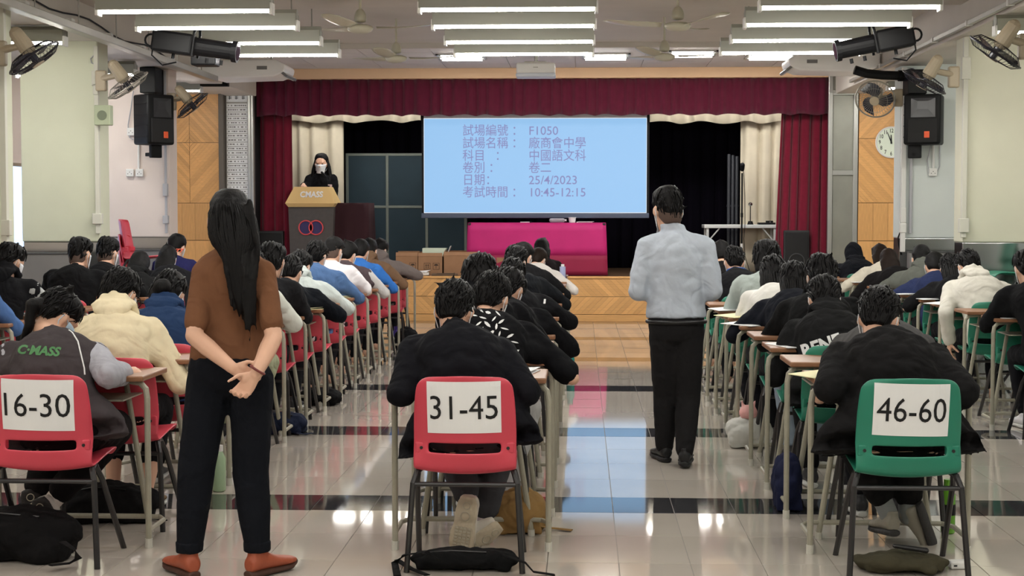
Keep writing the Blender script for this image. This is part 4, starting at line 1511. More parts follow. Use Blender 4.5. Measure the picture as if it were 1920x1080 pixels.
SHELL = shell_mesh()
SHELL_BVH = bvh_of(SHELL)


def lug_mesh():
    g = G()
    for s in (-1, 1):
        g.bbox((s * 0.175 - 0.027, -0.012, 0.487), (s * 0.175 + 0.027, 0.02, 0.533), 0.006)
    return g


def make_chair(m):
    t = thing('school_chair', 'x', 'chair')
    me = SHELL.copy()
    obj('seat_shell', me, m, t)
    for s in (-1, 1):
        obj('bolt_lug', G().bbox((s * 0.178 - 0.026, 0.004, 0.488), (s * 0.178 + 0.026, 0.05, 0.534), 0.006), m, t)
        obj('bolt', G().cyl((s * 0.178, 0.000, 0.511), (s * 0.178, 0.01, 0.511), 0.007, 10), M_BLACKM, t)
        obj('leg', G().tube([(s * .185, .12, .415), (s * .20, .045, .405), (s * .215, .02, .36), (s * .238, -.025, 0.0)], 0.0125, 8), M_BLACKM, t)
        obj('leg', G().tube([(s * .185, .13, .412), (s * .20, .10, .40), (s * .21, .14, .35), (s * .228, .38, 0.0)], 0.0125, 8), M_BLACKM, t)
    obj('stretcher', G().cyl((-.215, .02, .357), (.215, .02, .357), 0.010, 8), M_BLACKM, t)
    obj('seat_rail', G().cyl((-.185, .12, .415), (.185, .12, .415), 0.011, 8), M_BLACKM, t)
    return t


CH_R, CH_G = make_chair(M_RED), make_chair(M_GREEN)
CH_USED = {}


def place_chair(kind, loc, rz, label, group):
    src = CH_R if kind == 'red' else CH_G
    if kind not in CH_USED:
        CH_USED[kind] = 1
        src.location = loc
        src.rotation_euler = (0, 0, rz)
        src['label'] = label
        src['group'] = group
        return src
    return dup(src, loc, rz, label, group)


def make_desk():
    t = thing('school_desk', 'x', 'desk')
    obj('desktop', G().bbox((-.325, 0, .735), (.325, .40, .760), 0.006), M_TOP, t)
    for s in (-1, 1):
        obj('leg', G().tube([(s * .335, .03, .03), (s * .335, .03, .66), (s * .328, .035, .70), (s * .300, .05, .725), (s * .25, .09, .727), (s * .16, .2, .727)], 0.0135, 10), M_TUBE, t)
        obj('rubber_tip', G().cyl((s * .335, .03, 0), (s * .335, .03, .04), 0.0165, 10), M_TIP, t)
        obj('leg', G().tube([(s * .13, .30, .727), (s * .15, .335, .70), (s * .25, .345, .02)], 0.0135, 10), M_TUBE, t)
        obj('rubber_tip', G().cyl((s * .2505, .345, 0), (s * .2495, .345, .03), 0.0165, 10), M_TIP, t)
        obj('foot_rail', G().tube([(s * .335, .03, .075), (s * .335, .27, .075), (s * .30, .335, .075), (s * .245, .345, .075)], 0.011, 8), M_TUBE, t)
    obj('crossbar', G().cyl((-.245, .345, .075), (.245, .345, .075), 0.012, 8), M_TUBE, t)
    obj('book_shelf', G().bbox((-.22, .06, .64), (.22, .36, .648), 0.003), M_TUBE, t)
    return t


DESK0 = make_desk()
desk_used = []
def place_desk(loc, label):
    if not desk_used:
        desk_used.append(1)
        DESK0.location = loc
        DESK0['label'] = label
        DESK0['group'] = 'exam desks in rows'
        return DESK0
    return dup(DESK0, loc, 0, label, 'exam desks in rows')


D0 = lambda r: 6.27 + 0.775 * r
COLX = {'A': -4.0, 'B': -2.235, 'C': -0.475, 'E': 1.325, 'F': 3.12}

# ================================================================== PEOPLE
HR = [(-.118, .026, .030, .058), (-.105, .043, .046, .044), (-.08, .055, .062, .028), (-.045, .064, .080, .012), (0, .072, .092, .0), (.045, .075, .097, -.006),
      (.085, .065, .084, -.010), (.108, .045, .058, -.012), (.118, .020, .026, -.012)]


def head_at(z):
    for a, b in zip(HR, HR[1:]):
        if a[0] <= z <= b[0]:
            f = (z - a[0]) / (b[0] - a[0])
            return [p + (q - p) * f for p, q in zip(a[1:], b[1:])]
    return HR[0][1:] if z < 0 else HR[-1][1:]


def frame(yaw=0, pitch=0, roll=0):
    """columns: right, face, up.  pitch>0 looks down; yaw>0 turns left"""
    return (Matrix.Rotation(yaw, 3, 'Z') @ Matrix.Rotation(-pitch, 3, 'X') @ Matrix.Rotation(roll, 3, 'Y'))


def hand_geo(wrist, d, nrm, side, curl=0.5, spread=0.12, sc=1.0, thumb=0.6):
    """d: finger direction, nrm: palm facing, side: +1 thumb on +x of (d x nrm)"""
    d = Vector(d).normalized()
    nrm = Vector(nrm)
    nrm = (nrm - d * nrm.dot(d)).normalized()
    lat = d.cross(nrm).normalized() * side
    w = Vector(wrist)
    g = G()
    rings = []
    for f, hw, ht in ((-.02, .024, .019), (.015, .027, .018), (.05, .036, .015), (.082, .039, .013), (.092, .034, .010)):
        rings.append((w + d * f * sc, lat * hw * sc, nrm * ht * sc))
    g.loft(rings, 12)
    g.ell(w + d * .035 * sc + lat * .022 * sc + nrm * .008 * sc, lat * .018 * sc, d * .03 * sc, nrm * .013 * sc)
    for k, (off, L) in enumerate(((.028, .075), (.0095, .083), (-.0095, .077), (-.027, .060))):
        base = w + d * (.084 - (0.006 if k == 3 else 0)) * sc + lat * off * sc
        dd = (d + lat * spread * off / .028).normalized()
        c = curl * (1 + 0.12 * k)
        p = base
        a = 0
        r = .0088 * sc
        for seg, q in ((.45, .55), (.30, .9), (.25, .75)):
            a += c * q
            v = dd * math.cos(a) + nrm * math.sin(a)
            p2 = p + v * L * seg * sc
            g.cap(p, p2, r, r * .92, 8)
            p, r = p2, r * .92
    base = w + d * .022 * sc + lat * .028 * sc + nrm * .004
    v = (d * .75 + lat * .75 + nrm * thumb).normalized()
    p2 = base + v * .036 * sc
    v2 = (d * .95 + lat * .3 + nrm * thumb * 1.2).normalized()
    p3 = p2 + v2 * .030 * sc
    g.cap(base, p2, .0115 * sc, .0100 * sc, 8).cap(p2, p3, .0100 * sc, .008 * sc, 8)
    g.cap(p3, p3 + (v2 * 1.0 + nrm * .2).normalized() * .022 * sc, .0085 * sc, .007 * sc, 8)
    return g


def shoe_parts(ankle, toe, up, col, sole_col, parent, off, L=.265, nm='shoe', tread=False, wf=1.0):
    """ankle joint, toe direction, up direction (towards the shin)"""
    toe, up = Vector(toe).normalized(), Vector(up)
    up = (up - toe * up.dot(toe)).normalized()
    lat = toe.cross(up) * wf
    o = Vector(ankle) - up * .075 - toe * .055 - Vector(off)
    g = G()
    rings = []
    for f, w, h in ((0, .026, .060), (.06, .036, .072), (.2, .039, .082), (.36, .039, .074), (.55, .044, .052), (.75, .048, .040), (.9, .040, .032), (1, .018, .022)):
        rings.append((o + toe * f * L + up * (h / 2 + .012), lat * w, up * h / 2))
    g.loft(rings, 14)
    g.loft([(o + toe * .055 + up * .06, lat * .036, toe * .048), (o + toe * .052 + up * .10, lat * .036, toe * .046)], 14)
    s = obj(nm, remesh(g, .007, 3), mat('shoe_%d_%d_%d' % col, col, rough=.55, bump=.1, bscale=120), parent)
    g = G()
    rings = []
    for k in range(11):
        f = k / 10
        w = .036 + .012 * math.sin(min(1, f) * 2.6 - .2) - .03 * max(0, f - .85) / .15 - (.008 if k == 0 else 0)
        if abs(f - .45) < .12:
            w -= .005
        rings.append((o + toe * (f * (L + .012) - .006) + up * (.006 + .010 * (f > .85)), lat * w, up * .017))
    g.loft(rings, 14)
    so = obj('sole', remesh(g, .006, 2), mat('sole_%d_%d_%d' % sole_col, sole_col, rough=.6, bump=.2, bscale=60), s)
    if tread:
        gm = G()
        for f in [.5 + .055 * i for i in range(9)]:
            for q in (-.6, -.2, .2, .6):
                c = o + toe * f * L + lat * q * .038 * (1 - max(0, f - .8) * 2.2) - up * .0125
                gm.add([c - toe * .005 - lat * .006, c + toe * .005 - lat * .006, c + toe * .005 + lat * .006, c - toe * .005 + lat * .006,
                        c - toe * .005 - lat * .006 - up * .003, c + toe * .005 - lat * .006 - up * .003, c + toe * .005 + lat * .006 - up * .003, c - toe * .005 + lat * .006 - up * .003],
                       [(0, 1, 2, 3), (7, 6, 5, 4), (0, 4, 5, 1), (1, 5, 6, 2), (2, 6, 7, 3), (3, 7, 4, 0)])
        gm.torus(o + toe * .30 * L - up * .0115, up, .02, .0028, 24, 6)
        gm.torus(o + toe * .12 * L - up * .0115, up, .016, .0022, 24, 6)
        q = obj('sole_tread', gm, mat('tread', tread, rough=.7), s)
        q['kind'] = 'stuff'
    return s


def person(loc, J, cfg):
    """J: P pelvis, N neck base, H head centre, R head frame, S/E/W shoulder-elbow-wrist [left,right], hip/knee/ankle/toe/up [l,r], ctrl spine control"""
    off = Vector(loc)
    c = cfg
    t = thing('person', c['label'], 'person', tuple(off), 0, c.get('group'))
    vox = c.get('vox', .016)
    P, N, H, R = Vector(J['P']), Vector(J['N']), Vector(J['H']), J['R']
    ctrl = Vector(J.get('ctrl', P + Vector((0, -.05, .28))))
    rx, fy, uz = R.col[0], R.col[1], R.col[2]
    sc = c.get('sc', 1.0)
    lat = (Vector(J['S'][1]) - Vector(J['S'][0]))
    lat.normalize()
    plat = Vector(J.get('plat', (1, 0, 0)))
    sk = M_SKIN

    def spine(f):
        return P * (1 - f) ** 2 + ctrl * 2 * f * (1 - f) + N * f * f

    def torso(g, inf, f0=-.12, f1=1.0, hem=0.0, taper=None, n=18):
        tab = [(-.12, .150, .105), (0, .168, .118), (.15, .166, .115), (.32, .152, .104), (.5, .158, .108), (.68, .174, .117), (.82, .172, .108), (.92, .135, .088), (1.0, .072, .066), (1.04, .058, .058)]
        wk = c.get('build', 1.0)
        for (fa, wa, da), (fb, wb, db) in zip(tab, tab[1:]):
            if fa < f0 < fb:
                k = (f0 - fa) / (fb - fa)
                tab = [(f0, wa + (wb - wa) * k, da + (db - da) * k)] + [q for q in tab if q[0] > f0]
                break
        for (fa, wa, da), (fb, wb, db) in zip(tab, tab[1:]):
            if fa < f1 < fb:
                k = (f1 - fa) / (fb - fa)
                tab = [q for q in tab if q[0] < f1] + [(f1, wa + (wb - wa) * k, da + (db - da) * k)]
                break
        rings = []
        for f, w, d in tab:
            if f < f0 or f > f1 + 1e-6:
                continue
            p = spine(f) if f >= 0 else P + (P - spine(.1)).normalized() * (-f) * .6
            tg = (spine(min(1, f + .05)) - spine(max(0, f - .05))).normalized()
            l = plat.lerp(lat, max(0, min(1, f)))
            l = (l - tg * l.dot(tg)).normalized()
            q = tg.cross(l)
            k = hem * max(0, .35 - f)
            wx = (w * wk + inf + k) * sc
            dy = (d * wk + inf + k * .15) * sc
            if hem and f < .4:
                p = p + Vector((0, inf + .012, 0))
            rings.append((p - off, l * wx, q * dy))
        g.loft(rings, n)

    loc_ = lambda v: Vector(v) - off
    # ---- body: one continuous skin figure
    g = G()
    torso(g, -.004)
    g.cap(loc_(N) - Vector((0, 0, .0)), loc_(H) - fy * .018 - uz * .075, .056 * sc, .054 * sc, 12)
    rings = [(loc_(H) + uz * z * sc + fy * oy * sc, rx * w * sc, fy * d * sc) for z, w, d, oy in HR]
    g.loft(rings, 16)
    g.cap(loc_(H) + (fy * .090 + uz * .008) * sc, loc_(H) + (fy * .106 - uz * .028) * sc, .010, .014, 8)
    g.cap(loc_(H) + (fy * .086 + uz * .028 - rx * .04) * sc, loc_(H) + (fy * .086 + uz * .028 + rx * .04) * sc, .009, .009, 8)
    for s in (-1, 1):
        g.ell(loc_(H) + (rx * s * .082 - fy * .008 - uz * .008) * sc, rx * .011, (fy * .021 - rx * s * -.006), uz * .034, 10, 8)
    for i in (0, 1):
        S, E, Wr = loc_(J['S'][i]), loc_(J['E'][i]), loc_(J['W'][i])
        g.cap(S, E, .046 * sc, .037 * sc, 10).cap(E, E.lerp(Wr, .35), .038 * sc, .039 * sc, 10).cap(E.lerp(Wr, .35), Wr, .039 * sc, .025 * sc, 10)
        Hp, K, A = loc_(J['hip'][i]), loc_(J['knee'][i]), loc_(J['ankle'][i])
        g.cap(Hp, K, .082 * sc, .054 * sc, 10).cap(K, K.lerp(A, .35), .052 * sc, .053 * sc, 10).cap(K.lerp(A, .35), A, .052 * sc, .034 * sc, 10)
        g.cap(A, A + Vector(J['toe'][i]).normalized() * .09 - Vector(J['up'][i]).normalized() * .05, .032, .026, 8)
    hands = c.get('hands')
    near = c.get('near', False)
    for i in (0, 1):
        hd = J['hand'][i]
        hg = hand_geo(loc_(J['W'][i]), hd[0], hd[1], hd[2], hd[3] if len(hd) > 3 else .55, sc=sc * .97, thumb=hd[4] if len(hd) > 4 else .6)
        if not near:
            J.setdefault('hg', []).append(hg)
        else:
            g.add(hg.v, hg.f)
    body = remesh(g, c.get('bvox', vox), 3 if near else 2)
    if not near:
        bm = bmesh.new()
        bm.from_mesh(body)
        for hg in J['hg']:
            me = hg.mesh()
            bm.from_mesh(me)
            bpy.data.meshes.remove(me)
        bm.to_mesh(body)
        bm.free()
        body.polygons.foreach_set('use_smooth', [True] * len(body.polygons))
    obj('body', body, sk, t)

    # ---- face
    if c.get('face'):
        for s in (-1, 1):
            e = loc_(H) + (fy * .0865 + rx * s * .032 + uz * .012)
            obj('eye', G().ell(e, rx * .016, fy * .011, uz * .009, 12, 8), mat('eye_dark', (40, 28, 24), rough=.2), t)
            obj('eyebrow', G().cap(e + uz * .02 - rx * s * .016 + fy * .004, e + uz * .022 + rx * s * .016, .0035, .003, 6), M_HAIR, t)
        obj('mouth', G().cap(loc_(H) + fy * .092 - uz * .066 - rx * .02, loc_(H) + fy * .092 - uz * .066 + rx * .02, .005, .005, 6), mat('lips', (176, 98, 92), rough=.5), t)
    # ---- face mask
    if c.get('mask', True):
        vs, fs = [], []
        nz, na = 7, 13
        for i in range(nz):
            z = -.112 + .117 * i / (nz - 1)
            w, d, oy = head_at(z)
            w, d = max(w, .05) + .006, max(d, .055) + .010
            for j in range(na):
                a = math.radians(-74 + 148 * j / (na - 1))
                bulge = .010 * math.exp(-((a / .5) ** 2)) * math.exp(-((z + .03) / .035) ** 2)
                vs.append(loc_(H) + (rx * math.sin(a) * w + fy * (math.cos(a) * (d + bulge) + oy) + uz * z) * sc)
        for i in range(nz - 1):
            for j in range(na - 1):
                a = i * na + j
                fs.append((a, a + 1, a + na + 1, a + na))
        me = evaluate(G().add(vs, fs).mesh(), [('SOLIDIFY', dict(thickness=.002, offset=1))])
        mk = obj('face_mask', me, c.get('maskm', M_MASK), t)
        gl = G()
        for s in (-1, 1):
            a0 = loc_(H) + (rx * s * .074 + fy * .026 - uz * .005) * sc
            a1 = loc_(H) + (rx * s * .066 + fy * .030 - uz * .085) * sc
            e0 = loc_(H) + (rx * s * .088 - fy * .022 + uz * .006) * sc
            e1 = loc_(H) + (rx * s * .086 - fy * .024 - uz * .03) * sc
            obj('ear_loop', G().tube([a0, (a0 + e0) / 2 + uz * .008, e0, e1, (a1 + e1) / 2, a1], .0022, 5), c.get('maskm', M_MASK), mk)
    # ---- hair
    kind = c.get('hair', 'short')
    hm = c.get('hairm', M_HAIR)
    rr = random.Random(c['label'])
    hv = c.get('hvox', min(vox, .012))
    hs = c.get('hs', 1.0) * sc * .97
    if kind != 'hood':
        g = G()
        h0 = loc_(H)
        hb = c.get('hback', 0)
        if kind == 'fade':
            tab = [(.148, .040, .052, -.004), (.125, .074, .090, -.006), (.085, .088, .108, -.010), (.045, .086, .106, -.014), (.01, .078, .088, -.030), (-.03, .066, .060, -.052), (-.06, .046, .030, -.066)]
        elif kind in ('short', 'tuft'):
            tab = [(.142, .038, .048, -.010), (.125, .068, .082, -.012), (.085, .090, .107, -.013), (.04, .092, .110, -.016), (.012, .084, .098, -.028), (-.02, .074, .070, -.050), (-.055, .066, .050, -.056), (-.085, .046, .028, -.062)]
        elif kind == 'bob':
            tab = [(.142, .04, .05, -.010), (.122, .072, .086, -.012), (.08, .093, .109, -.014), (.04, .098, .110, -.018), (.0, .100, .098, -.028), (-.05, .100, .082, -.042), (-.10, .096, .070, -.050), (-.14, .080, .052, -.054)]
        else:
            tab = [(.138, .038, .05, -.012 - hb), (.120, .068, .082, -.014 - hb), (.08, .088, .100, -.018 - hb), (.04, .092, .098, -.026 - hb), (.0, .092, .086, -.038 - hb), (-.05, .088, .070, -.048), (-.09, .072, .05, -.056)]
            if kind == 'ponytail':
                tab = [(.136, .036, .048, -.010), (.118, .068, .084, -.012), (.08, .087, .104, -.014), (.04, .089, .106, -.018), (.01, .080, .094, -.030), (-.02, .068, .070, -.048), (-.05, .050, .04, -.058)]
        g.loft([(h0 + (uz * z + fy * oy) * hs, rx * w * hs, fy * d * hs) for z, w, d, oy in reversed(tab)], 20)
        if kind == 'ponytail':
            b = h0 - fy * .105 * hs - uz * .01
            g.ell(b, rx * .04, fy * .035, uz * .04)
            pt = [b, b - fy * .03 - uz * .03, Vector((b.x - .04, b.y - .04, b.z - .09)), Vector((b.x - .08, b.y - .02, b.z - .17))]
            for q in range(3):
                g.cap(pt[q], pt[q + 1], .036 - .006 * q, .032 - .008 * q, 10)
        if kind == 'bun':
            g.ell(h0 - fy * .11 - uz * .03 + rx * .02, rx * .055, fy * .045, uz * .05)
        if kind == 'long':
            Lh = c.get('hlen', .42)
            fall = Vector(c.get('fall', (0, -.66, -1))).normalized()
            b = h0 - fy * (.060 if c.get('taper') else .045) + uz * (.075 if c.get('taper') else .02)
            Lh += .055 if c.get('taper') else 0
            wl = (fall.cross(Vector((1, 0, 0)))).normalized()
            rings = []
            for k in range(8):
                f = k / 7
                w = np.interp(f, (0, .12, .3, .41, .5, .63, .81, 1), (.10, .104, .112, .098, .062, .048, .036, .014)) if c.get('taper') else .096 * (1 - .10 * f - .62 * max(0, f - .45) ** 1.3 * 1.5)
                d = .060 * (1 - .55 * f)
                bend = fall * f * Lh
                if k == 0 and not c.get('taper'):
                    w *= .55
                if c.get('taper'):
                    w *= np.interp(f, (0, .15), (.70, 1))
                    d *= np.interp(f, (0, .15), (.75, 1))
                else:
                    w *= 1.12
                rings.append((b + bend - fy * .035 * math.sin(min(1, f * 2) * 1.57), rx * max(.02, w) * hs, wl * max(.014, d)))
            g.loft(rings, 18)
            for k in range(c.get('locks', 0)):
                x0 = rr.uniform(-.075, .075)
                st = b + rx * x0 - fy * rr.uniform(.03, .055) + fall * rr.uniform(.0, .12)
                e1 = st + fall * Lh * rr.uniform(.35, .5) - fy * .02 + rx * rr.uniform(-.02, .02)
                e2 = st + fall * Lh * rr.uniform(.8, 1.02) + rx * (rr.uniform(-.02, .02) - x0 * .25)
                g.cap(st, e1, .014, .013, 7).cap(e1, e2, .013, .006, 7)
        nt = min(c.get('tufts', 10), 14)
        for k in range(nt):
            a = rr.uniform(0, 2 * math.pi)
            z = rr.uniform(-.05, .13)
            i0 = min(range(len(tab)), key=lambda q: abs(tab[q][0] - z))
            _, w, d, oy = tab[i0]
            dr = rx * math.cos(a) * w + fy * (math.sin(a) * d + oy)
            st = h0 + (dr * .93 + uz * z) * hs
            up = rr.uniform(-.1, .9) if (kind in ('fade',) or z > .10) else rr.uniform(-1.2, -.4)
            v = (dr.normalized() * .55 + uz * up + rx * rr.uniform(-.4, .4)).normalized()
            L_ = rr.uniform(.018, .045) * (1.25 if kind == 'tuft' else 1)
            g.cap(st, st + v * L_, .014, .004, 6)
        me = remesh(g, hv, c.get('hsm', 2), .005, .03, hard=True)
        ns = c.get('strands', 130 if near else 50 if vox < .016 else 40 if vox < .02 else 0)
        sr_ = 1.0 if near else 1.5 if vox < .016 else 2.0
        if ns:
            tb = sorted(tab)
            zz, ww, dd_, oo = ([q[k] for q in tb] for k in range(4))
            sg_ = G()
            for k in range(c.get('scalp', ns)):
                a = rr.uniform(-math.pi * .95, -.05) if rr.random() < .85 else rr.uniform(0, math.pi)
                z1 = rr.uniform(-.02, .135)
                L_ = rr.uniform(.05, .10)
                pts_, rs_ = [], []
                da = rr.uniform(-.5, .5)
                lift0, lift1 = rr.uniform(-.002, .003), rr.uniform(.002, .012)
                for q in range(5):
                    f = q / 4
                    z = max(zz[0] - .012, z1 - L_ * f)
                    aa = a + da * f
                    lf = 1 + (lift0 + (lift1 - lift0) * f * f) / .09
                    w, d, oy = np.interp(z, zz, ww), np.interp(z, zz, dd_), np.interp(z, zz, oo)
                    pts_.append(h0 + (rx * math.cos(aa) * w * lf + fy * (math.sin(aa) * d * lf + oy) + uz * z) * hs)
                    rs_.append(.0052 * sr_ * (1 - .75 * f))
                sg_.tube(pts_, rs_, 5)
            if kind == 'long':
                for k in range(ns):
                    x0 = rr.uniform(-1, 1)
                    pts_, rs_ = [], []
                    Lk = Lh * rr.uniform(.7, 1.06)
                    f0_ = rr.uniform(.02, .40) if c.get('taper') else rr.uniform(.02, .2)
                    for q in range(9):
                        f = f0_ + (Lk / Lh - f0_) * q / 8
                        if c.get('taper'):
                            w = np.interp(f, (0, .12, .3, .41, .5, .63, .81, 1.1), (.070, .098, .110, .097, .061, .047, .035, .008))
                        else:
                            w = .105 * (1 - .10 * f - .9 * max(0, f - .45) ** 1.3)
                        d = .060 * (1 - .55 * f)
                        an = -math.pi / 2 + x0 * 1.35
                        pts_.append(b + fall * f * Lh - fy * .035 * math.sin(min(1, f * 2) * 1.57) + rx * math.cos(an) * (w * hs + .002) + wl * (d + .002) * -math.sin(an) * (1 if wl.y < 0 else -1))
                        rs_.append(.0045 * sr_ * (1 - .6 * q / 8) * (.3 if q == 0 else 1))
                    sg_.tube(pts_, rs_, 5)
            bm = bmesh.new()
            bm.from_mesh(me)
            ms = sg_.mesh()
            bm.from_mesh(ms)
            bm.to_mesh(me)
            bm.free()
            bpy.data.meshes.remove(ms)
            me.polygons.foreach_set('use_smooth', [True] * len(me.polygons))
        obj('hair', me, hm, t)
        if kind == 'fade':
            g = G()
            tb = [(-.095, .046, .034, -.040), (-.075, .058, .05, -.035), (-.04, .070, .074, -.020), (.01, .0765, .088, -.012), (.04, .079, .094, -.012)]
            g.loft([(h0 + (uz * z + fy * (oy - .012)) * sc, rx * w * sc, fy * d * .96 * sc) for z, w, d, oy in tb], 18)
            obj('cropped_hair', remesh(g, .009, 2), mat('hair_cropped', (86, 68, 60), rough=.8), t)
    # ---- top
    tk = c.get('top', 'sweater')
    tc = c.get('topc', (30, 30, 34))
    tm = c.get('topm') or cloth(tc)
    sleeve = c.get('sleeve', 'long')
    inf = c.get('inf', .020)
    g = G()
    torso(g, inf, c.get('f0', -.12), 1.0, c.get('hem', .0))
    bag = c.get('bag', .014 if tk in ('hoodie', 'jacket', 'sweater') else .007)
    sg = [G(), G()]
    for i in (0, 1):
        S, E, Wr = loc_(J['S'][i]), loc_(J['E'][i]), loc_(J['W'][i])
        nb = loc_(N) - (loc_(N) - loc_(P)).normalized() * .035
        g.cap(nb, S, .060 * sc * c.get('sr', 1), .064 * sc * c.get('sr', 1), 12)
        if c.get('drape', True):
            ch = (spine(.66) - off) + lat * (.10 if i else -.10)
            g.cap(ch, S.lerp(E, .55), .075 * sc, .050 * sc, 12)
        q = sg[i] if c.get('sleevec') else g
        if sleeve == 'long':
            g.cap(S, S.lerp(E, .12), .066 * sc, (.062 + bag) * sc, 12)
            q.cap(S.lerp(E, .10), E, (.060 + bag) * sc, (.048 + bag) * sc, 12)
            q.cap(E, E.lerp(Wr, .88), (.049 + bag) * sc, (.034 + bag * .9) * sc, 12)
            if tk == 'hoodie' or c.get('bunch'):
                for f in (.55, .7, .85):
                    w = E.lerp(Wr, f)
                    q.cap(w, w + (Wr - E).normalized() * .02, (.046 + bag) * sc, (.044 + bag) * sc, 12)
        else:
            f = c.get('slen', .72)
            srr = c.get('sr', 1.0)
            q.cap(S, S.lerp(E, f), .062 * sc * srr, (.060 + bag) * sc * srr, 12)
            if sleeve == 'rolled':
                q.cap(S.lerp(E, .5), E, (.054 + bag) * sc, (.050 + bag) * sc, 12)
                q.cap(E, E.lerp(Wr, .22), (.052 + bag) * sc, (.050 + bag) * sc, 12)
                q.torus(E.lerp(Wr, .22), (Wr - E), .047 * sc, .011, 18, 8)
                q.torus(E.lerp(Wr, .12), (Wr - E), .050 * sc, .010, 18, 8)
    nd = (loc_(H) - loc_(N)).normalized()
    hood = None
    if tk == 'hoodie':
        b = loc_(N)
        hood = G()
        back = (-nd.cross(lat)).normalized()
        if back.y > 0:
            back = -back
        for a in range(-4, 5):
            q = a / 4 * 2.3
            p = b + lat * math.sin(q) * .088 + back * (math.cos(q) * .075 + .012) + nd * (.035 + .028 * math.cos(q))
            hood.ell(p, lat * .032, back * .030, nd * .032, 10, 7)
        hood.loft([(b + back * .070 + nd * .045, lat * .085, back * .030), (b + back * .095 - nd * .0, lat * .110, back * .040), (b + back * .105 - nd * .06, lat * .085, back * .038), (b + back * .095 - nd * .11, lat * .045, back * .028), (b + back * .08 - nd * .14, lat * .012, back * .012)], 14)
    elif tk in ('shirt', 'jacket', 'polo'):
        back = -nd.cross(lat)
        for s in range(14):
            q = 2 * math.pi * s / 14
            p = loc_(N) + lat * math.sin(q) * .066 - back * math.cos(q) * .066 * 1.0 + nd * (.030 if tk != 'jacket' else .028)
            g.ell(p, lat * .014, back * .014, nd * .028, 8, 6)
    elif tk in ('tee', 'sweater'):
        g.torus(loc_(N) + nd * .022, nd, .062, .012, 22, 8)
    if c.get('hooded'):
        h0 = loc_(H)
        g.loft([(h0 + uz * z + fy * oy, rx * w, fy * d) for z, w, d, oy in ((-.15, .10, .085, -.03), (-.08, .108, .10, -.03), (0, .108, .105, -.03), (.07, .10, .105, -.028), (.12, .075, .085, -.028), (.15, .035, .045, -.035))], 18)
    wr = c.get('wrinkle', .018)
    me = remesh(g, vox, 5, wr, c.get('wscale', .11))
    top = obj({'hoodie': 'hoodie', 'jacket': 'jacket', 'shirt': 'shirt', 'tee': 'tee_shirt', 'sweater': 'sweater', 'polo': 'shirt'}[tk], me, tm, t)
    c['top_obj'] = top
    if hood is not None:
        obj('hood', remesh(hood, min(vox, .012), 3, .010, .07), tm, top)
    if c.get('sleevec'):
        for q in sg:
            obj('sleeve', remesh(q, vox, 4, wr, .09), cloth(c['sleevec']), top)
    # ---- trousers
    g = G()
    for i in (0, 1):
        Hp, K, A = loc_(J['hip'][i]), loc_(J['knee'][i]), loc_(J['ankle'][i])
        ws = c.get('legw', 1.0)
        g.cap(Hp, K, .098 * sc, .072 * sc * ws, 12)
        if not c.get('shorts'):
            e = c.get('leglen', .90)
            g.cap(K, K.lerp(A, .4), .072 * sc * ws, .066 * sc * ws, 12).cap(K.lerp(A, .4), K.lerp(A, e), .066 * sc * ws, .052 * sc * ws, 12)
    g.ell(loc_(P), Vector((.168, 0, 0)), Vector((0, .125, 0)), Vector((0, 0, .12)), 14, 9)
    if c.get('waist'):
        torso(g, .008, -.12, c.get('wtop', .15))
    obj('shorts' if c.get('shorts') else 'trousers', remesh(g, vox, 4, wr * .8, .12), cloth(c.get('legc', (28, 28, 34))), t)
    # ---- socks + shoes
    for i in (0, 1):
        if c.get('socks'):
            A, K = loc_(J['ankle'][i]), loc_(J['knee'][i])
            obj('sock', remesh(G().cap(A, A.lerp(K, .22), .042, .045, 12), .009, 2), cloth(c['socks']), t)
        if c.get('feet', True):
            shoe_parts(J['ankle'][i], J['toe'][i], J['up'][i], c.get('shoec', (40, 40, 44)), c.get('solec', (200, 200, 196)), t, off, tread=c.get('tread', False), wf=1.22 if c.get('tread') else 1.0)
    if c.get('glasses'):
        m = M_BLACK
        h0 = loc_(H)
        gl = obj('glasses', G().torus(h0 + fy * .105 + rx * .033 + uz * .012, fy, .024, .0025, 20, 5).torus(h0 + fy * .105 - rx * .033 + uz * .012, fy, .024, .0025, 20, 5).tube([h0 + fy * .106 - rx * .01 + uz * .014, h0 + fy * .106 + rx * .01 + uz * .014], .002, 5), m, t)
        for s in (-1, 1):
            obj('temple', G().tube([h0 + fy * .104 + rx * s * .058 + uz * .014, h0 + fy * .05 + rx * s * .084 + uz * .012, h0 - fy * .015 + rx * s * .088 + uz * .006], .0024, 5), m, gl)
    return t


def reach(a, b, L):
    a, b = Vector(a), Vector(b)
    d = b - a
    return a + d.normalized() * L


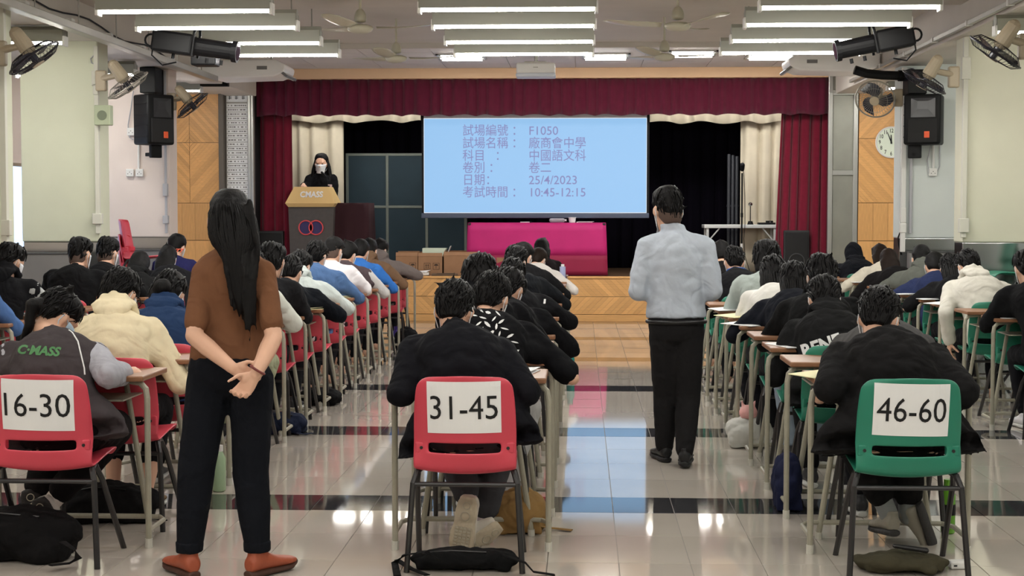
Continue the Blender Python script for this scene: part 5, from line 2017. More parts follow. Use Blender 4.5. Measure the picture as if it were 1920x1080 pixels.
def student(col, row, px, py, cfg):
    """px, py: where the top of the head is seen"""
    y0 = D0(row)
    X = COLX[col] + cfg.get('sx', 0)
    loc = Vector((X, y0 + .2, 0))
    P = Vector((X, y0 + .17, .535))
    sc = cfg.get('sc', .98)
    Lc = .66 * sc
    hd = .56
    pitch = .6
    for _ in range(6):
        top = at(px, py, y0 + hd)
        pitch = max(.12, min(1.0, (hd - .17) * 1.7)) + cfg.get('dpitch', 0)
        Hc = top - Vector((0, math.sin(pitch) * .02, .128))
        dz = min(Hc.z - .535, Lc * .985)
        hd = .17 + max(.10, math.sqrt(max(.002, Lc * Lc - dz * dz - min(.06, (Hc.x - X) ** 2))))
        hd = min(hd, .70)
    Hc = at(px, py, y0 + hd) - Vector((0, math.sin(pitch) * .02, .128))
    yaw = cfg.get('yaw', 0)
    R = frame(yaw, pitch, cfg.get('roll', 0))
    lean = max(0, hd - .17)
    N = Hc - Vector(((Hc.x - X) * .22, .075 + .10 * lean, .142 - .10 * lean))
    ctrl = P.lerp(N, .5) + Vector((0, -.085 * min(1, lean * 2.2 + .3), .06))
    sw = .178 * sc * cfg.get('build', 1.0)
    tw = cfg.get('twist', 0)
    lt = Vector((math.cos(tw), math.sin(tw), 0))
    dz = Vector((0, -.01, -.052))
    S = [N - lt * sw + dz + Vector((0, 0, cfg.get('dl', 0))), N + lt * sw + dz + Vector((0, 0, cfg.get('dr', 0)))]
    ex = [{'B': .32, 'C': .265, 'E': .22, 'F': .32}.get(col, .28) + (q - .31) * .25 for q in cfg.get('elbow', (.31, .31))]
    ez = cfg.get('ez', (.74, .74))
    E = [reach(S[0], (X - ex[0], y0 + .47, ez[0]), .285 * sc), reach(S[1], (X + ex[1], y0 + .47, ez[1]), .285 * sc)]
    wt = cfg.get('wrist', ((-.11, .60, .79), (.10, .60, .79)))
    Wr = [reach(E[i], (X + wt[i][0], y0 + wt[i][1], wt[i][2]), .235 * sc) for i in (0, 1)]
    hand = []
    for i in (0, 1):
        d = (Wr[i] - E[i]).normalized()
        d = Vector((d.x * .6, d.y + .2, -.15))
        hand.append((d, (0, 0, -1), -1 if i == 0 else 1, .5))
    kx = cfg.get('kx', .12)
    hip = [P + Vector((-.085, .02, -.01)), P + Vector((.085, .02, -.01))]
    knee = [Vector((X - kx, y0 + .58, .50)), Vector((X + kx, y0 + .58, .50))]
    ay = cfg.get('ay', (.46, .40))
    ankle = [Vector((X - .09, y0 + ay[0], .085)), Vector((X + .09, y0 + ay[1], .085))]
    toe = [Vector((-.12, 1, 0)), Vector((.12, 1, 0))]
    up = [Vector((0, 0, 1))] * 2
    J = dict(P=P, N=N, H=Hc, R=R, ctrl=ctrl, S=S, E=E, W=Wr, hand=hand, hip=hip, knee=knee, ankle=ankle, toe=toe, up=up)
    if 'legs' in cfg:
        cfg['legs'](J, X, y0)
    if 'arms' in cfg:
        cfg['arms'](J, X, y0)
    d = y0
    cfg.setdefault('vox', .011 if d < 7.4 else .014 if d < 9.5 else .018 if d < 13 else .022)
    cfg.setdefault('feet', d < 11.5)
    cfg.setdefault('hvox', .008 if d < 7.6 else .010 if d < 10 else .014)
    cfg.setdefault('wrinkle', .016)
    cfg['sc'] = sc
    t = person(loc, J, cfg)
    return t, J

# ================================================================== WHO SITS WHERE
BLK, NAVY, CHAR = (24, 24, 27), (34, 44, 74), (66, 62, 64)
ST = {}          # (col,row) -> short reference
PEOPLE = {}


def fit(me, w, h):
    xs = [v.co.x for v in me.vertices]
    zs = [v.co.z for v in me.vertices]
    cx, cz = (min(xs) + max(xs)) / 2, (min(zs) + max(zs)) / 2
    fx, fz = w / (max(xs) - min(xs)), h / (max(zs) - min(zs))
    for v in me.vertices:
        v.co.x = (v.co.x - cx) * fx
        v.co.z = (v.co.z - cz) * fz
    me.update()
    return me


def subdivide(me, maxlen=0.02):
    bm = bmesh.new()
    bm.from_mesh(me)
    for _ in range(3):
        es = [e for e in bm.edges if e.calc_length() > maxlen]
        if not es:
            break
        bmesh.ops.subdivide_edges(bm, edges=es, cuts=1)
        bmesh.ops.triangulate(bm, faces=bm.faces[:])
    bm.to_mesh(me)
    bm.free()
    return me


def decal(t, top, me, px, py, D, m, name='lettering', lift=.003, rot=0):
    if rot:
        me.transform(Matrix.Rotation(rot, 4, 'Y'))
    p = at(px, py, D) - t.location
    b = bvh_of(top.data)
    d = (at(px, py, D) - Vector((0, 0, CH))).normalized()
    for v in me.vertices:
        q = v.co + p
        h = b.ray_cast(q - d * .9, d)
        if h[0] is not None:
            v.co = h[0] - d * lift
        else:
            v.co = q
    me.update()
    return obj(name, me, m, top)


def soles(feet):
    def f(J, X, y0):
        for i, (a, toe, up) in enumerate(feet):
            J['ankle'][i] = Vector(a)
        J['toe'] = [Vector(feet[0][1]), Vector(feet[1][1])]
        J['up'] = [Vector(feet[0][2]), Vector(feet[1][2])]
    return f


def b0_arms(J, X, y0):
    J['E'] = [reach(J['S'][0], at(-14, 690, 6.75), .285), reach(J['S'][1], at(200, 700, 6.52), .285)]
    J['W'] = [reach(J['E'][0], at(20, 700, 6.95), .23), reach(J['E'][1], at(238, 700, 6.80), .23)]
    J['hand'][1] = (Vector((.5, .7, .1)), Vector((-.4, .2, -.9)), 1, .8)


def c0_arms(J, X, y0):
    J['E'] = [reach(J['S'][0], at(752, 735, 6.48), .30), reach(J['S'][1], at(990, 733, 6.50), .30)]
    J['W'] = [reach(J['E'][0], (X - .12, y0 + .6, .79), .235), reach(J['E'][1], (X + .12, y0 + .6, .79), .235)]


def e0_arms(J, X, y0):
    J['E'] = [reach(J['S'][0], at(1556, 725, 6.50), .29), reach(J['S'][1], at(1808, 735, 6.48), .31)]
    J['W'] = [reach(J['E'][0], (X - .14, y0 + .6, .79), .235), reach(J['E'][1], (X + .2, y0 + .62, .79), .235)]


def c1_arms(J, X, y0):
    J['E'] = [reach(J['S'][0], (X - .28, y0 + .45, .75), .285), reach(J['S'][1], at(1040, 676, 7.42), .32)]
    J['W'] = [reach(J['E'][0], (X - .1, y0 + .62, .79), .235), reach(J['E'][1], at(985, 678, 7.62), .235)]


def b1_arms(J, X, y0):
    J['E'] = [reach(J['S'][0], (X - .3, y0 + .45, .76), .285), reach(J['S'][1], at(322, 690, 7.42), .31)]
    J['W'] = [reach(J['E'][0], (X - .1, y0 + .62, .79), .235), reach(J['E'][1], (X + .14, y0 + .66, .79), .235)]


def f7_arms(J, X, y0):
    J['E'] = [reach(J['S'][0], at(1772, 590, 11.9), .29), reach(J['S'][1], at(1885, 545, 12.1), .29)]
    J['W'] = [reach(J['E'][0], at(1780, 645, 12.0), .24), reach(J['E'][1], (X + .12, y0 + .62, .79), .235)]
    J['hand'][0] = (Vector((.1, .1, -1)), Vector((1, 0, 0)), 1, .4)


S_ = [
    # left block, red chairs, nearest first
    ('B', 0, 108, 543, 'student in the charcoal jacket', 'person with a low ponytail in a charcoal jacket with light grey sleeves',
     dict(hair='ponytail', top='jacket', topc=(66, 60, 62), sleevec=(164, 164, 172), arms=b0_arms, near=True, yaw=-.75, roll=.0, dpitch=.05, maskm=M_MASKB, legc=(30, 26, 28), wrinkle=.014, bunch=True, hem=.30,
          socks=(206, 196, 190), shoec=(196, 190, 184), solec=(36, 32, 32), tread=(176, 168, 150), shorts=False, leglen=.80, legw=1.25,
          legs=soles([((at(60, 935, 6.95)), (.25, .1, -.95), (-.35, .9, .1)), ((at(92, 948, 6.78)), (.32, .12, -.93), (.05, 1, .1))]))),
    ('B', 1, 226, 505, 'student in the cream hoodie', 'person in a cream hoodie and glasses on a red chair in the left block',
     dict(hair='tuft', top='hoodie', topc=(222, 208, 176), arms=b1_arms, near=True, glasses=True, yaw=-.35, legc=(28, 28, 32), shoec=(122, 96, 66), tufts=46, hem=.1, leglen=.6, wrinkle=.016)),
    ('B', 2, 318, 510, 'student in the navy jacket with pale hood', 'person in a navy jacket with pale blue hood lining beside the standing woman',
     dict(hair='bun', top='hoodie', topc=(38, 58, 92), yaw=-.3, build=1.05, hem=.1)),
    ('B', 4, 470, 470, 'student in the white sleeved top', 'person in a white hoodie mostly hidden behind the standing woman',
     dict(top='hoodie', topc=(206, 208, 200), legc=(160, 164, 136), elbow=(.3, .42), ez=(.74, .80), kx=.2)),
    ('B', 5, 511, 457, 'student in the dark grey top', 'person in a dark top with round black hair just right of the standing woman',
     dict(top='sweater', topc=(44, 44, 48), tufts=12)),
    ('B', 6, 545, 482, 'student in the wide black sweater', 'person bending low in a wide black sweater, right of the standing woman',
     dict(top='sweater', topc=(22, 26, 34), inf=.035, elbow=(.3, .40), ez=(.74, .77))),
    ('B', 7, 563, 472, 'student in the pale grey hoodie', 'person in a pale grey hoodie between black sweater and blue shirt in the left block',
     dict(top='hoodie', topc=(186, 194, 192), elbow=(.3, .37), yaw=-.2)),
    ('B', 8, 594, 454, 'student in the denim blue shirt', 'person in a denim blue shirt with collar in the left block',
     dict(top='shirt', topc=(76, 104, 146), inf=.034, elbow=(.3, .42), ez=(.74, .76), yaw=-.2, build=1.06)),
    ('B', 9, 625, 446, 'student in the white tee shirt', 'person in a white tee shirt with short black hair in the left block',
     dict(top='tee', topc=(226, 222, 226), sleeve='short', hair='fade', elbow=(.3, .42), yaw=-.3, slen=.85)),
    ('B', 10, 652, 454, 'student in the brown grey jacket', 'person in a brown grey jacket with pale sleeves in the left block',
     dict(top='jacket', topc=(78, 66, 70), sleevec=(186, 184, 184), elbow=(.3, .42), yaw=-.3)),
    ('B', 11, 676, 450, 'student in the bright blue top', 'person in a bright blue top with blue collar in the left block',
     dict(top='polo', topc=(54, 110, 186), elbow=(.3, .40))),
    ('B', 12, 692, 449, 'student in the brown hoodie', 'person in a brown hooded top near the stage in the left block',
     dict(top='hoodie', topc=(118, 92, 72), elbow=(.3, .42))),
    ('B', 13, 712, 449, 'student in the grey brown hoodie', 'person in a grey brown hoodie in the front row before the cartons',
     dict(top='hoodie', topc=(118, 108, 106), elbow=(.3, .48), ez=(.76, .80), yaw=-.4, sx=.06)),
    # far left block
    ('A', 4, -60, 470, 'student in the blue shirt', 'person in a blue shirt cut off by the left frame edge',
     dict(top='shirt', topc=(76, 106, 156), elbow=(.3, .46), ez=(.76, .73), inf=.034, mask=False)),
    ('A', 5, 20, 457, 'student in the black and grey top', 'person in a black and grey hoodie at the left frame edge',
     dict(top='hoodie', topc=(30, 30, 34), sleevec=(166, 168, 168), yaw=-.5, elbow=(.3, .44))),
    ('A', 7, 151, 447, 'student in the left black sweater', 'person in a black sweater before the low grey cabinet, left of two upright neighbours',
     dict(top='sweater', topc=BLK, yaw=-.3, hair='fade', dpitch=-.1, elbow=(.36, .30), ez=(.80, .76), build=1.08)),
    ('A', 8, 203, 447, 'student in the right black sweater', 'person in a black top before the low grey cabinet, right of two upright neighbours',
     dict(top='sweater', topc=BLK, yaw=-.35, hair='fade', dpitch=-.1)),
    ('A', 9, 262, 473, 'student in the dark grey hood', 'person with bobbed black hair in a dark hoodie, hand raised, by the stacked red chairs',
     dict(top='hoodie', topc=(34, 34, 36), hair='bob')),
    ('A', 10, 315, 462, 'student with long black hair at far left', 'person with long black hair and dark top left of the standing woman',
     dict(top='sweater', topc=(36, 36, 40), hair='long', hlen=0.38, sx=.2)),
    ('A', 11, 332, 440, 'student in the navy jersey', 'person in a navy jersey with an orange print before the left diamond panelling',
     dict(top='tee', topc=(40, 40, 84), sleeve='short', yaw=-.3)),
    # middle block
    ('C', 0, 852, 530, 'student before the 31-45 sign', 'person in a black jacket with collar on the chair marked 31-45',
     dict(hair='tuft', top='jacket', topc=(26, 26, 32), arms=c0_arms, near=True, tufts=60, yaw=-.10, build=1.06, hem=.32, wrinkle=.018, legc=(58, 58, 62), legw=1.25, leglen=.82, socks=(180, 168, 172), ctrlx=0,
          shoec=(206, 200, 188), solec=(186, 174, 152), tread=(92, 74, 54),
          legs=soles([((at(880, 948, 6.66)), (-.16, .10, -.97), (.1, 1, .1)), ((at(905, 984, 6.80)), (-.72, -.15, -.55), (-.2, .75, .55))]))),
    ('C', 1, 922, 514, 'student in the printed black tee', 'person in a black tee shirt with a white back print in the middle block',
     dict(hair='tuft', top='tee', topc=(22, 22, 25), sleeve='short', slen=.88, arms=c1_arms, near=True, yaw=-.35, inf=.026, legc=(176, 176, 176), legw=1.2, tufts=50, build=1.08, kx=.2, hem=.1)),
    ('C', 2, 900, 481, 'student with big black hair', 'person with big black hair in the middle block behind the printed tee',
     dict(hair='bob', top='hoodie', topc=(22, 22, 26), elbow=(.3, .36), hs=1.04)),
    ('C', 3, 955, 505, 'student with the black hood', 'person bending low with an ear loop showing behind the printed tee',
     dict(hair='short', top='sweater', topc=(24, 24, 28), yaw=-.4, elbow=(.3, .42), inf=.03, ez=(.74, .78))),
    ('C', 5, 960, 487, 'student in the black hoodie', 'person in a black hoodie with a small white sleeve mark in the middle block',
     dict(hair='short', top='hoodie', topc=(26, 26, 30), yaw=-.3, elbow=(.3, .46), ez=(.74, .78))),
    ('C', 7, 967, 463, 'student in the black sweater', 'person in a black sweater, the ear and mask loop visible, in the middle block',
     dict(top='sweater', topc=(26, 28, 34), yaw=-.4, elbow=(.3, .46), ez=(.74, .78), inf=.03)),
    ('C', 9, 981, 456, 'student in the black jacket', 'person in a black jacket farther up the middle block before the magenta cloth',
     dict(top='jacket', topc=(24, 24, 27), yaw=-.4, elbow=(.3, .48), ez=(.74, .76), inf=.034)),
    ('C', 12, 1009, 466, 'student in the white shirt', 'person with brown hair in a white shirt before the magenta cloth',
     dict(top='tee', topc=(222, 216, 212), hairm=M_HAIRB, elbow=(.3, .46), yaw=-.4, inf=.03)),
    ('C', 13, 1016, 448, 'student with long hair at the front', 'person with long straight black hair in the front row before the magenta cloth',
     dict(hair='long', hlen=0.34, top='sweater', topc=(40, 30, 34))),
    # right block
    ('E', 0, 1646, 546, 'student before the 46-60 sign', 'person in a wide black shirt on the chair marked 46-60',
     dict(hair='tuft', top='shirt', topc=(32, 31, 32), arms=e0_arms, near=True, tufts=60, yaw=-.25, roll=.08, build=1.08, inf=.034, hem=.40, bag=.026, legc=(30, 29, 30), legw=1.35, leglen=.72, socks=(128, 130, 130), hs=1.03,
          shoec=(140, 134, 122), solec=(44, 42, 42), wrinkle=.022,
          legs=soles([((at(1668, 968, 6.80)), (-.15, 1, -.12), (0, .1, 1)), ((at(1702, 968, 6.86)), (.35, .25, -.9), (-.85, .5, -.2))]))),
    ('E', 1, 1648, 540, 'student in the grey tee shirt', 'person in a dark grey tee shirt hidden behind the wide black shirt',
     dict(hair='tuft', top='tee', topc=(78, 77, 77), sleeve='short', slen=.85, sx=.12, elbow=(.32, .32), build=1.12, inf=.03, ez=(.72, .70), hem=.1)),
    ('E', 2, 1545, 520, 'student in the lettered black hoodie', 'person in a black hoodie with white letters low on the back',
     dict(hair='short', top='hoodie', topc=(34, 34, 36), elbow=(.32, .3), inf=.03, yaw=-.1, hem=.2, legc=(26, 26, 28))),
    ('E', 3, 1540, 482, 'student with curly hair', 'person with curly black hair and small ears showing in the right block',
     dict(hair='tuft', top='hoodie', topc=(28, 28, 30), hs=1.05, tufts=50, legc=(140, 152, 166))),
    ('E', 4, 1488, 492, 'student with long loose hair', 'person with long loose black hair in a dark navy jacket, right block',
     dict(hair='long', hlen=0.48, top='jacket', topc=(30, 32, 44), elbow=(.42, .3), ez=(.78, .74), inf=.03, locks=6)),
    ('E', 5, 1449, 482, 'student in the white top with long hair', 'person with long straight black hair over a white top, right block',
     dict(hair='long', hlen=0.50, top='tee', topc=(224, 222, 216), elbow=(.33, .3), locks=6)),
    ('E', 6, 1437, 453, 'student in the pale green sweater', 'person in a pale grey green sweater behind the long haired girl',
     dict(hair='bob', top='sweater', topc=(168, 178, 174), hs=1.04, elbow=(.37, .3))),
    ('E', 8, 1377, 464, 'student in the black coat with blue collar', 'person in a black coat with a blue collar right of the standing man',
     dict(hair='tuft', top='jacket', topc=(28, 28, 32), yaw=0, inf=.03)),
    ('E', 10, 1352, 453, 'student half hidden by the man', 'person with black hair half hidden behind the standing man',
     dict(hair='short', top='sweater', topc=(30, 28, 30))),
    # far right block
    ('F', 5, 1925, 470, 'student at the right frame edge', 'person in a black sweater cut off by the right frame edge',
     dict(top='sweater', topc=(26, 26, 29), elbow=(.34, .3), inf=.03, shoec=(222, 220, 224))),
    ('F', 7, 1815, 470, 'student in the pale grey hoodie at right', 'person in a pale grey hoodie on a green chair, one arm hanging down',
     dict(hair='tuft', top='hoodie', topc=(208, 204, 194), arms=f7_arms, yaw=.2, inf=.03, bunch=True, dpitch=.15, tufts=40)),
    ('F', 8, 1782, 478, 'student with the black sleeves', 'person with long black hair and black sleeves between navy tee and pale hoodie',
     dict(hair='long', hlen=0.38, top='tee', topc=(26, 25, 28), sleeve='short', slen=.9, elbow=(.36, .3))),
    ('F', 9, 1752, 474, 'student in the navy tee shirt', 'person bending low in a navy tee shirt, far right block',
     dict(hair='short', top='tee', topc=(38, 46, 78), sleeve='short', slen=.85, elbow=(.40, .3), yaw=-.3, build=1.08)),
    ('F', 10, 1727, 461, 'student in the dark grey hoodie', 'person in a dark grey hoodie with hood down, far right block',
     dict(hair='short', top='hoodie', topc=(92, 94, 88), yaw=-.3, elbow=(.42, .3), build=1.05)),
    ('F', 11, 1666, 467, 'student with long brown hair', 'person with long dark brown hair and black top before the right panelling',
     dict(hair='long', hlen=0.40, hairm=M_HAIRB, top='sweater', topc=(30, 27, 28), elbow=(.36, .3))),
    ('F', 12, 1650, 459, 'student in the cream top', 'person with dark hair in a cream top beside the long brown hair',
     dict(hair='long', hlen=0.34, hairm=M_HAIRB, top='tee', topc=(214, 206, 190), elbow=(.42, .3))),
    ('F', 14, 1600, 458, 'student in the hooded black top', 'person with a black hood pulled up before the right metal panel',
     dict(hair='hood', hooded=True, top='hoodie', topc=(26, 28, 38), build=1.1, elbow=(.36, .36))),
]
for col, row, px, py, ref, lab, cfg in S_:
    cfg['label'] = lab
    t, J = student(col, row, px, py, cfg)
    ST[(col, row)] = ref
    PEOPLE[(col, row)] = (t, cfg['top_obj'], J)

# ---- chairs and desks of every row in view
ROWS = {'A': range(4, 13), 'B': range(0, 15), 'C': range(0, 15), 'E': range(0, 13), 'F': range(5, 15)}
WORD = ('first', 'second', 'third', 'fourth', 'fifth', 'sixth', 'seventh', 'eighth', 'ninth', 'tenth', 'eleventh', 'twelfth', 'thirteenth', 'fourteenth', 'fifteenth')
BLOCK = {'A': 'far left', 'B': 'left', 'C': 'middle', 'E': 'right', 'F': 'far right'}
SIGN = {'B': '16-30', 'C': '31-45', 'E': '46-60'}
CHAIRS = {}
for col, rows in ROWS.items():
    for r in rows:
        red = col in 'ABC'
        who = ST.get((col, r))
        if col in SIGN and r == 0:
            lab = '%s plastic school chair with a paper sign reading %s' % ('red' if red else 'green', SIGN[col])
        elif who:
            lab = '%s plastic chair under the %s' % ('red' if red else 'green', who)
        else:
            lab = 'empty looking %s plastic chair, %s row of the %s block' % ('red' if red else 'green', WORD[r], BLOCK[col])
        dx = PEOPLE[(col, r)][0].location.x - COLX[col] if who else 0
        skip = (col == 'C' and not who and r > 3) or (not who and (col, r) in (('E', 12), ('A', 12)))
        if not skip:
            CHAIRS[(col, r)] = place_chair('red' if red else 'green', (COLX[col] + dx * .7 + (.07 if col == 'B' and r else 0), D0(r) - (.06 if col == 'B' and r else .03), 0), rng.uniform(-.03, .03) if r else 0, lab, 'plastic school chairs in the exam rows')
        if not (col == 'C' and not who and r in (4, 6)):
            dl = 'school desk with grey tube legs before the %s' % who if who else 'school desk with grey tube legs, %s row of the %s block' % (WORD[r], BLOCK[col])
            place_desk((COLX[col], D0(r) + .335, 0), dl)
for col, s in SIGN.items():
    ch = CHAIRS[(col, 0)]
    g = G()
    vs, fs = [], []
    nx, nz, w, h, zc = 14, 10, .302, .214, .683
    tl = {'B': -.02, 'C': .01, 'E': -.015}[col]
    for i in range(nz + 1):
        for j in range(nx + 1):
            x, z = -w / 2 + w * j / nx, -h / 2 + h * i / nz
            vs.append((x * math.cos(tl) - z * math.sin(tl), 0, zc + x * math.sin(tl) + z * math.cos(tl)))
    for i in range(nz):
        for j in range(nx):
            a = i * (nx + 1) + j
            fs.append((a, a + 1, a + nx + 2, a + nx + 1))
    me = project(g.add(vs, fs).mesh(), SHELL_BVH, (0, 0, 0), .0022)
    sg = obj('paper_sign', me, M_PAPER, ch)
    tm = subdivide(fit(text_mesh(s, .15), .276, .098), .02)
    if tl:
        tm.transform(Matrix.Rotation(-tl, 4, 'Y'))
    tm = project(tm, SHELL_BVH, (0, 0, zc), .0042)
    obj('lettering', tm, M_INK, sg)

# ---- answer papers on the desks that show them
def paper_on(col, r, x, y, rz, lab, rgbm=None):
    t = thing('exam_paper', lab, 'paper', (COLX[col] + x, D0(r) + .335 + y, .7605), rz, 'exam papers on the desks')
    g = G().bbox((-.105, -.148, 0), (.105, .148, .003), .001)
    obj('sheet', g, rgbm or M_PAPER, t)
    g = G().add([(-.105, -.147, .0035), (.10, -.14, .012), (.104, .148, .016), (-.104, .149, .0035), (-.105, -.147, .0025), (.10, -.14, .011), (.104, .148, .015), (-.104, .149, .0025)],
                [(0, 1, 2, 3), (7, 6, 5, 4), (0, 4, 5, 1), (1, 5, 6, 2), (2, 6, 7, 3), (3, 7, 4, 0)])
    obj('open_page', g, rgbm or M_PAPER, t)
    return t


M_YP = mat('paper_yellowish', (226, 220, 176), rough=.7)
for col, r, x, y, rz, m in (('E', 0, -.25, .12, .5, M_YP), ('E', 2, -.18, .14, .3, None), ('E', 4, -.26, .15, .6, None), ('E', 5, -.25, .15, .4, M_YP), ('E', 6, -.25, .12, .2, None),
                            ('F', 8, -.24, .1, .2, None), ('F', 9, -.26, .12, .1, None), ('F', 7, -.27, .12, .4, None), ('F', 12, -.24, .12, .1, None), ('F', 5, -.2, .16, .2, None),
                            ('B', 6, .22, .1, -.5, M_YP), ('B', 8, .2, .14, -.2, M_YP), ('B', 9, .1, .16, 0, None), ('B', 11, .18, .14, -.1, None), ('C', 0, .16, .2, -.2, None), ('C', 1, .1, .2, 0, None), ('A', 5, .12, .2, -.3, None)):
    paper_on(col, r, x, y, rz, 'exam paper on the desk of the %s' % ST.get((col, r), 'x'), m)
# yellow corner sheet hanging over a desk edge in the left block, held-up booklet
p = at(598, 440, 12.2)

# ---- prints and piping on the clothes
M_WHITEK = mat('print_white', (226, 226, 226), rough=.7)
t, top, J = PEOPLE[('B', 0)]
me = subdivide(fit(text_mesh('C\u00b7MASS', .1, 1, .004, shear=.3), .19, .042), .012)
decal(t, top, me, 74, 657, 6.6, mat('print_green', (74, 128, 78), rough=.7), rot=.06)
g = G()
b = bvh_of(top.data)
for line in ([(68, 606), (50, 612), (34, 622), (25, 632), (20, 645)], [(110, 606), (122, 614), (136, 624), (146, 640), (152, 665), (158, 690), (160, 715)]):
    pts = []
    for k in range(len(line) - 1):
        for f in (0, .5):
            x, y = line[k][0] + (line[k + 1][0] - line[k][0]) * f, line[k][1] + (line[k + 1][1] - line[k][1]) * f
            q = at(x, y, 6.6) - t.location
            d = (at(x, y, 6.6) - Vector((0, 0, CH))).normalized()
            h = b.ray_cast(q - d * .9, d)
            if h[0] is not None:
                pts.append(h[0] - d * .002)
    if len(pts) > 2:
        obj('piping', G().tube(pts, .0035, 6), M_WHITEK, top)
t, top, J = PEOPLE[('C', 1)]
r5 = random.Random(5)
g = G()
for k in range(20):
    row, q = k // 4, k % 4
    cx, cz = -.075 + .044 * q + .018 * row + r5.uniform(-.006, .006), .075 - .034 * row - .008 * q + r5.uniform(-.004, .004)
    a, L_, w = r5.choice((-.7, -.3, .5, .9, 1.3)) + r5.uniform(-.15, .15), r5.uniform(.013, .022), r5.uniform(.003, .007)
    dx, dz = math.cos(a) * L_, math.sin(a) * L_
    nx, nz = -math.sin(a) * w, math.cos(a) * w
    g.add([(cx - dx, 0, cz - dz), (cx - dx * .3 + nx, 0, cz - dz * .3 + nz), (cx + dx * .5 + nx * .8, 0, cz + dz * .5 + nz), (cx + dx, 0, cz + dz), (cx + dx * .3 - nx, 0, cz + dz * .3 - nz), (cx - dx * .5 - nx, 0, cz - dz * .5 - nz)], [(0, 1, 2, 3, 4, 5)])
decal(t, top, subdivide(g.mesh(), .012), 912, 608, 7.3, M_WHITEK, 'white_print')
me = G().add([(-.018, 0, -.006), (.012, 0, -.004), (.018, 0, .006), (-.012, 0, .005)], [(0, 1, 2, 3)]).mesh()
decal(t, top, subdivide(me, .012), 967, 658, 7.2, M_WHITEK, 'hem_tag')
t, top, J = PEOPLE[('E', 2)]
me = subdivide(fit(text_mesh('RENE', .1, 1, .004), .21, .075), .015)
decal(t, top, me, 1540, 648, 8.1, M_WHITEK, rot=-.32)
t, top, J = PEOPLE[('C', 5)]
me = G().add([(-.008, 0, -.016), (.006, 0, -.016), (.01, 0, .016), (-.004, 0, .016)], [(0, 1, 2, 3)]).mesh()
decal(t, top, subdivide(me, .012), 1021, 565, 10.4, M_WHITEK, 'sleeve_mark')
t, top, J = PEOPLE[('A', 11)]
me = fit(text_mesh('77', .1, 1, .004, shear=.2), .09, .04)
decal(t, top, subdivide(me, .012), 337, 470, 14.9, mat('print_orange', (232, 110, 84), rough=.7))
t, top, J = PEOPLE[('E', 8)]
n = J['N'] - t.location
obj('blue_collar', remesh(G().torus(n + Vector((0, .01, .035)), (0, .35, 1), .074, .017, 24, 8), .012, 2), cloth((48, 96, 176)), top)

# ================================================================== THE THREE ADULTS
# woman in the brown top, hands clasped behind her back
WD = 6.12
wl = Vector((at(436, 700, WD).x, WD, 0))
J = dict(P=at(428, 690, WD + .02), N=at(440, 470, WD + .0), H=at(430, 350, WD + .03) - Vector((0, 0, .137)), R=frame(.25, .10, .04), ctrl=at(434, 575, WD + .06),
         S=[at(380, 512, WD), at(496, 510, WD)], E=[at(364, 630, WD - .12), at(513, 632, WD - .10)], W=[at(436, 690, WD - .21), at(480, 702, WD - .25)],
         hand=[(Vector((.82, .05, -.42)), Vector((.1, -.9, .1)), -1, .75, .3), (Vector((-.62, -.05, -.78)), Vector((0, -1, .1)), 1, .95, .45)],
         hip=[at(392, 712, WD + .02), at(472, 712, WD + .02)], knee=[at(368, 885, WD - .02), at(470, 885, WD + .02)], ankle=[at(354, 1046, WD - .02), at(484, 1046, WD + .0)],
         toe=[Vector((-.62, .78, 0)), Vector((.55, .83, 0))], up=[Vector((0, 0, 1))] * 2)
for k in (0, 1):
    J['ankle'][k].z = .085
cfg = dict(label='person standing in a brown short sleeved top, long black hair, hands clasped behind', hair='long', hlen=.39, fall=(.12, -.10, -1), locks=14, taper=True, strands=240, scalp=0, sr=.82, top='tee', topc=(112, 76, 54), sleeve='short', slen=.80, f0=.03, drape=False, bag=.002, hsm=9,
           legc=(27, 30, 38), legw=1.12, leglen=.86, near=True, vox=.009, bvox=.0052, hvox=.007, shoec=(158, 78, 52), solec=(70, 44, 34), inf=.020, build=.90, wrinkle=.006, wscale=.14, waist=True, wtop=.09, face=True, tufts=0, sc=.95)
woman = person(wl, J, cfg)
wr = J['W'][1] - wl
obj('bracelet', G().torus(wr + Vector((.006, 0, .018)), Vector((-.5, -.1, -.8)), .030, .005, 24, 8), mat('bracelet_red', (112, 48, 44), rough=.5), woman)
for i in (0, 1):
    K, A = J['knee'][i] - wl, J['ankle'][i] - wl
    c = K.lerp(A, .88)
    obj('trouser_cuff', remesh(G().loft([(c + Vector((0, 0, .025)), Vector((.058, 0, 0)), Vector((0, .060, 0))), (c - Vector((0, 0, .025)), Vector((.056, 0, 0)), Vector((0, .058, 0)))], 18), .008, 2, .006, .08), cloth((27, 30, 38)), woman)

# man in the pale shirt walking away
MD = 9.0
ml = Vector((at(1262, 700, MD).x, MD, 0))
J = dict(P=at(1268, 612, MD), N=at(1264, 436, MD + .02), H=at(1252, 350, MD + .05) - Vector((0, 0, .14)), R=frame(.35, .28, 0), ctrl=at(1268, 525, MD + .0),
         S=[at(1212, 462, MD), at(1322, 462, MD)], E=[at(1196, 545, MD - .03), at(1338, 545, MD - .03)], W=[at(1216, 560, MD + .14), at(1322, 560, MD + .14)],
         hand=[(Vector((.7, .6, .1)), Vector((.3, -.2, -.8)), -1, .6), (Vector((-.7, .6, .1)), Vector((-.3, -.2, -.8)), 1, .6)],
         hip=[at(1247, 622, MD), at(1290, 622, MD)], knee=[at(1248, 742, MD + .12), at(1290, 745, MD + .03)], ankle=[at(1246, 846, MD + .10), at(1284, 862, MD - .12)],
         toe=[Vector((-.25, 1, 0)), Vector((.12, 1, 0))], up=[Vector((0, 0, 1))] * 2)
J['ankle'][0].z = .085
J['ankle'][1].z = .095
